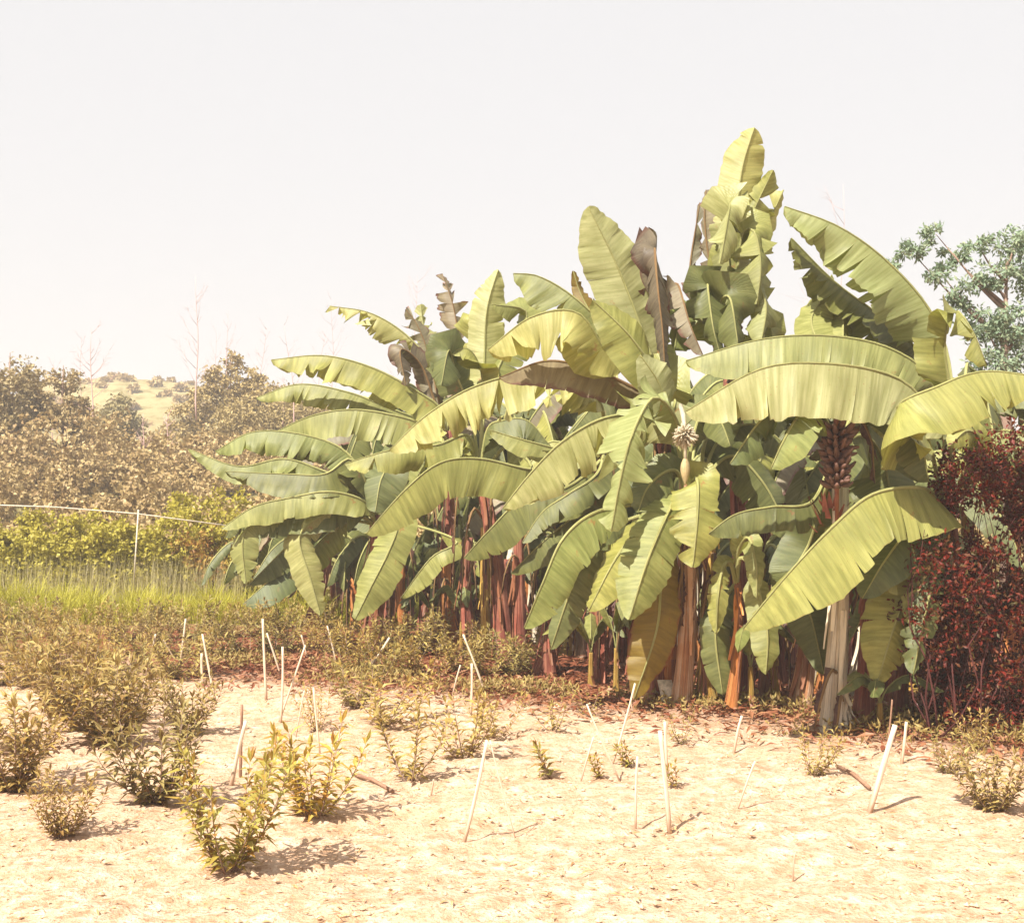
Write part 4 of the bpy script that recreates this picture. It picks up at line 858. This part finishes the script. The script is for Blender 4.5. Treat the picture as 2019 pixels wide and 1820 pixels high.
for row, (y0, lo, hi, step) in enumerate([(1232, -60, 640, 46), (1262, -80, 820, 50), (1296, -100, 1010, 50), (1328, -60, 560, 62), (1330, 700, 1080, 52), (1358, -60, 300, 62)]):
    x = lo
    while x < hi:
        px = x + r.uniform(-12, 12); py = y0 + r.uniform(-9, 9); x += step
        if py > 1310 and 430 < px < 680: continue
        d = base_depth(py); h = r.uniform(.24, .34) if row == 0 else r.uniform(.32, .48)
        shrub(px, py, py - h / d * F, r.choice(['hedge1', 'hedge2', 'hedge3', 'hedge1']), 'olive brown shrub crowded in the dense rows before the grass and banana stems', 'shrubs in the dense rows at the back', wide=r.uniform(.95, 1.25))

# ------------------------------------------------------------------ stakes
def stake(x0, y0, x1, y1, label, w=5, mat='stake', dz=0.0, mid=None):
    b = on_ground(x1, y1); t = P(x0, y0, b.y + dz); root = MB(); rr = w / 2 / F * b.y; d = (t - b)
    n = 8; r = random.Random(int(x0 * 7 + y0)); pts = []; bow = r.uniform(-1, 1)
    for i in range(n + 1):
        u = i / n; pts.append(d * u + Vector((math.sin(u * 3.1) * bow * rr, 0, 0)))
    pts[0] = pts[0] - d.normalized() * .06
    root.tube(pts, [rr * (1.08 - .15 * i / n) * r.uniform(.93, 1.07) for i in range(n + 1)], 8)
    o = root.build('stake', M[mat]); o.location = b; tag(o, label, 'stake', 'stakes set in the garden soil'); return o
for a in [
 (307, 1250, 295, 1315, 'short stake leaning right in the back left rows, leftmost', 4), (321, 1259, 343, 1298, 'thin slanting stick in the back left rows', 2.5), (366, 1220, 354, 1312, 'tall thin stake leaning right in the back left rows', 4),
 (399, 1250, 426, 1384, 'long stake leaning left above the pale path', 4.5), (398, 1288, 402, 1352, 'short upright stake beside the long left-leaning one', 5), (518, 1220, 525, 1380, 'tallest near-vertical stake at left', 5),
 (526, 1248, 554, 1330, 'thin stake slanting down from beside the tallest one', 3.5), (557, 1275, 553, 1424, 'upright stake right of the tallest one', 5), (602, 1272, 549, 1420, 'stake leaning right that crosses the upright one', 4),
 (594, 1252, 606, 1300, 'short stick touching the top of the crossing stake', 3), (645, 1234, 664, 1313, 'thin stick against the dark shade left of the flared stem', 3), (768, 1257, 716, 1330, 'stake leaning steeply right below the flared stem', 5),
 (913, 1251, 957, 1370, 'long pale stake slanting before the crowded red stems', 4), (908, 1311, 893, 1376, 'thin stake leaning right under the slanting one', 3.5), (930, 1308, 928, 1412, 'upright stake beneath the slanting pale one', 5),
 (618, 1356, 631, 1494, 'stake behind the yellow shrub left of centre', 4), (600, 1361, 583, 1462, 'faint thin stake left of the yellow shrub', 2.5), (485, 1421, 456, 1548, 'stout pale stake leaning right at left', 8),
 (960, 1459, 915, 1654, 'long stake of the crossed pair leaning right', 7), (966, 1459, 1018, 1652, 'thin stick of the crossed pair leaning left', 2.5), (855, 1536, 850, 1566, 'stub of a stake left of the crossed pair', 4),
 (1252, 1347, 1207, 1506, 'thin stake leaning right from under the brownish leaf', 4), (1157, 1388, 1221, 1544, 'thin stake leaning left that crosses its neighbour', 3.5), (1171, 1452, 1145, 1548, 'faint stake leaning right beside the crossing pair', 3.5),
 (1244, 1380, 1250, 1414, 'short stick at the tip of the brownish leaf', 3), (1257, 1491, 1253, 1637, 'short upright stake right of centre', 5), (1301, 1440, 1320, 1640, 'thick stake leaning left at right of centre', 9),
 (1311, 1422, 1315, 1532, 'paler stake just behind the thick leaning one', 6), (1463, 1411, 1447, 1478, 'short stake below the orange stem', 5.5), (1489, 1500, 1453, 1600, 'thin stake leaning right in front of the short one', 4),
 (1765, 1429, 1714, 1600, 'thickest pale stake leaning right at right', 11), (1787, 1423, 1778, 1506, 'yellowish stake right of the thickest one', 6), (1568, 1679, 1564, 1728, 'thin stick low in the foreground at right', 3),
 (682, 1370, 671, 1400, 'short faint stick in the open soil left of the lanky shrub', 2.5)]:
    stake(*a[:5], w=a[5])
stake(477, 1389, 474, 1530, 'brown upright stake behind the stout pale one', 6, 'wood_brown')
stake(1759, 1379, 1749, 1476, 'thin brown stick left of the thickest stake', 3.5, 'wood_brown')
# fallen sticks
for x0, y0, x1, y1, lab in ((696, 1528, 775, 1566, 'brown stick fallen on the soil by the V-shaped shrub'), (1650, 1515, 1715, 1560, 'thin fallen twig at the foot of the thickest stake')):
    a = on_ground(x0, y0); b = on_ground(x1, y1); mb = MB(); mb.tube([Vector((0, 0, .014)), (b - a) * .5 + Vector((0, 0, .03)), b - a + Vector((0, 0, .012))], .010, 7)
    o = mb.build('fallen_stick', M['wood_brown']); o.location = a; tag(o, lab, 'stick')
# white stone and a broken sheath at the foot of the stems
def stone(px, py, s, label):
    g = on_ground(px, py); mb = MB(); rows = []
    for i in range(9):
        th = math.pi * i / 8; row = []
        for j in range(14):
            ph = 2 * math.pi * j / 14; v = Vector((math.sin(th) * math.cos(ph), math.sin(th) * math.sin(ph), math.cos(th) * .45)); v *= 1 + .7 * noise.noise(v * 2.4 + Vector((px, py, 0))); row.append(v * s)
        rows.append(row)
    mb.grid(rows, close=True); o = mb.build('stone', M['stone']); o.location = g + Vector((0, 0, s * .12)); tag(o, label, 'stone', 'pale stones on the soil')
M['stone'] = flat_mat('pale_stone', (.5, .37, .25), .95, .4, 14)
for a in [(1040, 1655, .03, 'pale stone near the foot of the crossed stakes'), (1240, 1665, .028, 'pale stone in the foreground centre')]: stone(*a)
g = on_ground(1316, 1396); root = MB(); root.grid([[Vector((-.05, 0, 0)), Vector((.05, 0, 0))], [Vector((-.07, .03, .1)), Vector((.04, .02, .12))], [Vector((-.09, .05, .2)), Vector((.02, .05, .2))]])
o = root.build('broken_sheath', M['wood']); o.location = g + Vector((0, -.15, .01)); md = o.modifiers.new('thick', 'SOLIDIFY'); md.thickness = .012; tag(o, 'pale broken sheath leaning at the foot of the central stems', 'banana sheath')

# ------------------------------------------------------------------ litter, clods, weeds (uncountable)
r = random.Random(123); mb = MB(); M['litter'] = simple_leaf('straw_litter', (.36, .2, .09), (.5, .36, .18), (.68, .54, .34), .1, 8)
for k in range(11000):
    y = 3.6 + 7.4 * r.random() ** 1.2; x = r.uniform(-.45, .45) * y * 1.02; p = Vector((x, y, gz(x, y) + .014)); a = r.uniform(0, 6.28); d = Vector((math.cos(a), math.sin(a), r.uniform(-.1, .25)))
    if noise.noise(Vector((x * 1.3, y * 1.3, 1))) + r.uniform(-.5, .5) < -.05: continue
    leafquad(mb, p, d.normalized(), Vector((r.gauss(0, .3), r.gauss(0, .3), 1)).normalized(), r.uniform(.015, .06) * (2.2 if r.random() < .03 else 1), r.uniform(.0015, .006))
tag(mb.build('straw_litter', M['litter'], None, False), 'straw and dry leaf bits over the soil', 'litter', kind='stuff')
mb = MB(); M['redlitter'] = simple_leaf('red_brown_litter', (.20, .05, .025), (.32, .12, .06), (.5, .28, .16), .1, 8)  # fallen leaves whose colour also carries the red-brown shade under the clump
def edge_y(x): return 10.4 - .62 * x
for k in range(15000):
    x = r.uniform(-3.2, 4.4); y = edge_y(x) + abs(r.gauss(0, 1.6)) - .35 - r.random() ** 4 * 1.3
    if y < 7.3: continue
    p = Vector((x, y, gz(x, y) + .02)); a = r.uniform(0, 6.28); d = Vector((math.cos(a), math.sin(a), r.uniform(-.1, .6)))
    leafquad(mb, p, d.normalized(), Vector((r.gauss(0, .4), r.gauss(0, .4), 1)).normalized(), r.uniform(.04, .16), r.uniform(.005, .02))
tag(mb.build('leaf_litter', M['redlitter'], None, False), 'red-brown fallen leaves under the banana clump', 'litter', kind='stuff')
mb = MB()
for k in range(5200):
    x = r.uniform(-3, 4.6); y = edge_y(x) + r.gauss(-.1, .35)
    if y < 7: continue
    if noise.noise(Vector((x * 1.1, y * 1.1, 6))) < -.1: continue
    p = Vector((x, y, gz(x, y))); 
    for q in range(2): leafquad(mb, p + Vector((0, 0, r.uniform(0, .1))), (rv(r) + Vector((0, 0, .6))).normalized(), rv(r), r.uniform(.03, .07), .009)
tag(mb.build('weeds', M['tea_dark'], None, False), 'low weeds along the edge of the shade', 'weeds', kind='stuff')
mb = MB()
for k in range(2600):
    y = 3.5 + 7 * r.random() ** 1.3; x = r.uniform(-.45, .45) * y; s = r.uniform(.004, .018) * (1.4 if r.random() < .05 else 1); z = gz(x, y) + s * .4; b = len(mb.v)
    for v in ((1, 0, 0), (-1, 0, 0), (0, 1, 0), (0, -1, 0), (0, 0, .8), (0, 0, -.6)): mb.v.append((x + v[0] * s * r.uniform(.6, 1.3), y + v[1] * s * r.uniform(.6, 1.3), z + v[2] * s)); mb.uv.append((0, 0))
    for f in ((0, 2, 4), (2, 1, 4), (1, 3, 4), (3, 0, 4), (2, 0, 5), (1, 2, 5), (3, 1, 5), (0, 3, 5)): mb.f.append(tuple(b + q for q in f))
M['clod'] = flat_mat('soil_clod', (.62, .46, .3), .95, .35, 12)
tag(mb.build('soil_clods', M['clod'], None, False), 'small clods of dry soil', 'soil', kind='stuff')

# ------------------------------------------------------------------ light, air, camera
SE, SA = 50, 38          # sun elevation; degrees left of straight behind the camera
sd = Vector((-math.sin(R(SA)) * math.cos(R(SE)), -math.cos(R(SA)) * math.cos(R(SE)), math.sin(R(SE))))
sun = bpy.data.lights.new('sun', 'SUN'); sun.energy = 4.9; sun.angle = R(.5); sun.color = (1, .95, .86)
so = bpy.data.objects.new('sun', sun); COL.objects.link(so); so.rotation_euler = sd.to_track_quat('Z', 'Y').to_euler()
w = bpy.data.worlds.new('World'); scene.world = w; w.use_nodes = True; nt = w.node_tree
for n_ in list(nt.nodes): nt.nodes.remove(n_)
sky = N(nt, 'ShaderNodeTexSky', sky_type='NISHITA'); sky.sun_disc = False; sky.sun_elevation = R(SE); sky.sun_rotation = math.atan2(sd.x, sd.y)
sky.dust_density = 4; sky.air_density = 1
EXPO = 1.18
k = .90 / (2 ** EXPO) / .1
c = mixc(nt, .9, sky.outputs[0], (k * 1.0, k * .985, k * .98))
bg = N(nt, 'ShaderNodeBackground'); bg.inputs[1].default_value = .1; nt.links.new(c, bg.inputs[0])
wo = N(nt, 'ShaderNodeOutputWorld'); nt.links.new(bg.outputs[0], wo.inputs[0])

HAZE = True
if HAZE:
    mb = MB(); x0, x1, y0, y1, z0, z1 = -430, 430, -13, 530, -1.6, 24
    vs = [(x0, y0, z0), (x1, y0, z0), (x1, y1, z0), (x0, y1, z0), (x0, y0, z1), (x1, y0, z1), (x1, y1, z1), (x0, y1, z1)]
    mb.v = vs; mb.uv = []; mb.f = [(0, 3, 2, 1), (4, 5, 6, 7), (0, 1, 5, 4), (1, 2, 6, 5), (2, 3, 7, 6), (3, 0, 4, 7)]
    m, nt = nodes('pale_haze'); v = N(nt, 'ShaderNodeVolumePrincipled'); v.inputs['Color'].default_value = (1, .93, .88, 1); v.inputs['Density'].default_value = .0028
    o_ = N(nt, 'ShaderNodeOutputMaterial'); nt.links.new(v.outputs[0], o_.inputs['Volume'])
    tag(mb.build('haze', m, None, False), kind='stuff')

cam = bpy.data.cameras.new('camera'); co_ = bpy.data.objects.new('camera', cam); COL.objects.link(co_); scene.camera = co_
co_.location = (0, 0, CH); co_.rotation_euler = (R(90), 0, 0); cam.sensor_width = 36; cam.lens = 36 * F / 2019; cam.shift_y = (HY - 910) / 2019; cam.clip_end = 1500
scene.render.resolution_x = 1024; scene.render.resolution_y = 922
vs = scene.view_settings; vs.view_transform = 'Standard'; vs.look = 'None'; vs.exposure = EXPO; vs.gamma = 1; vs.use_curve_mapping = False
scene.render.engine = 'CYCLES'
scene.cycles.volume_bounces = 0; scene.cycles.max_bounces = 8; scene.cycles.transparent_max_bounces = 8
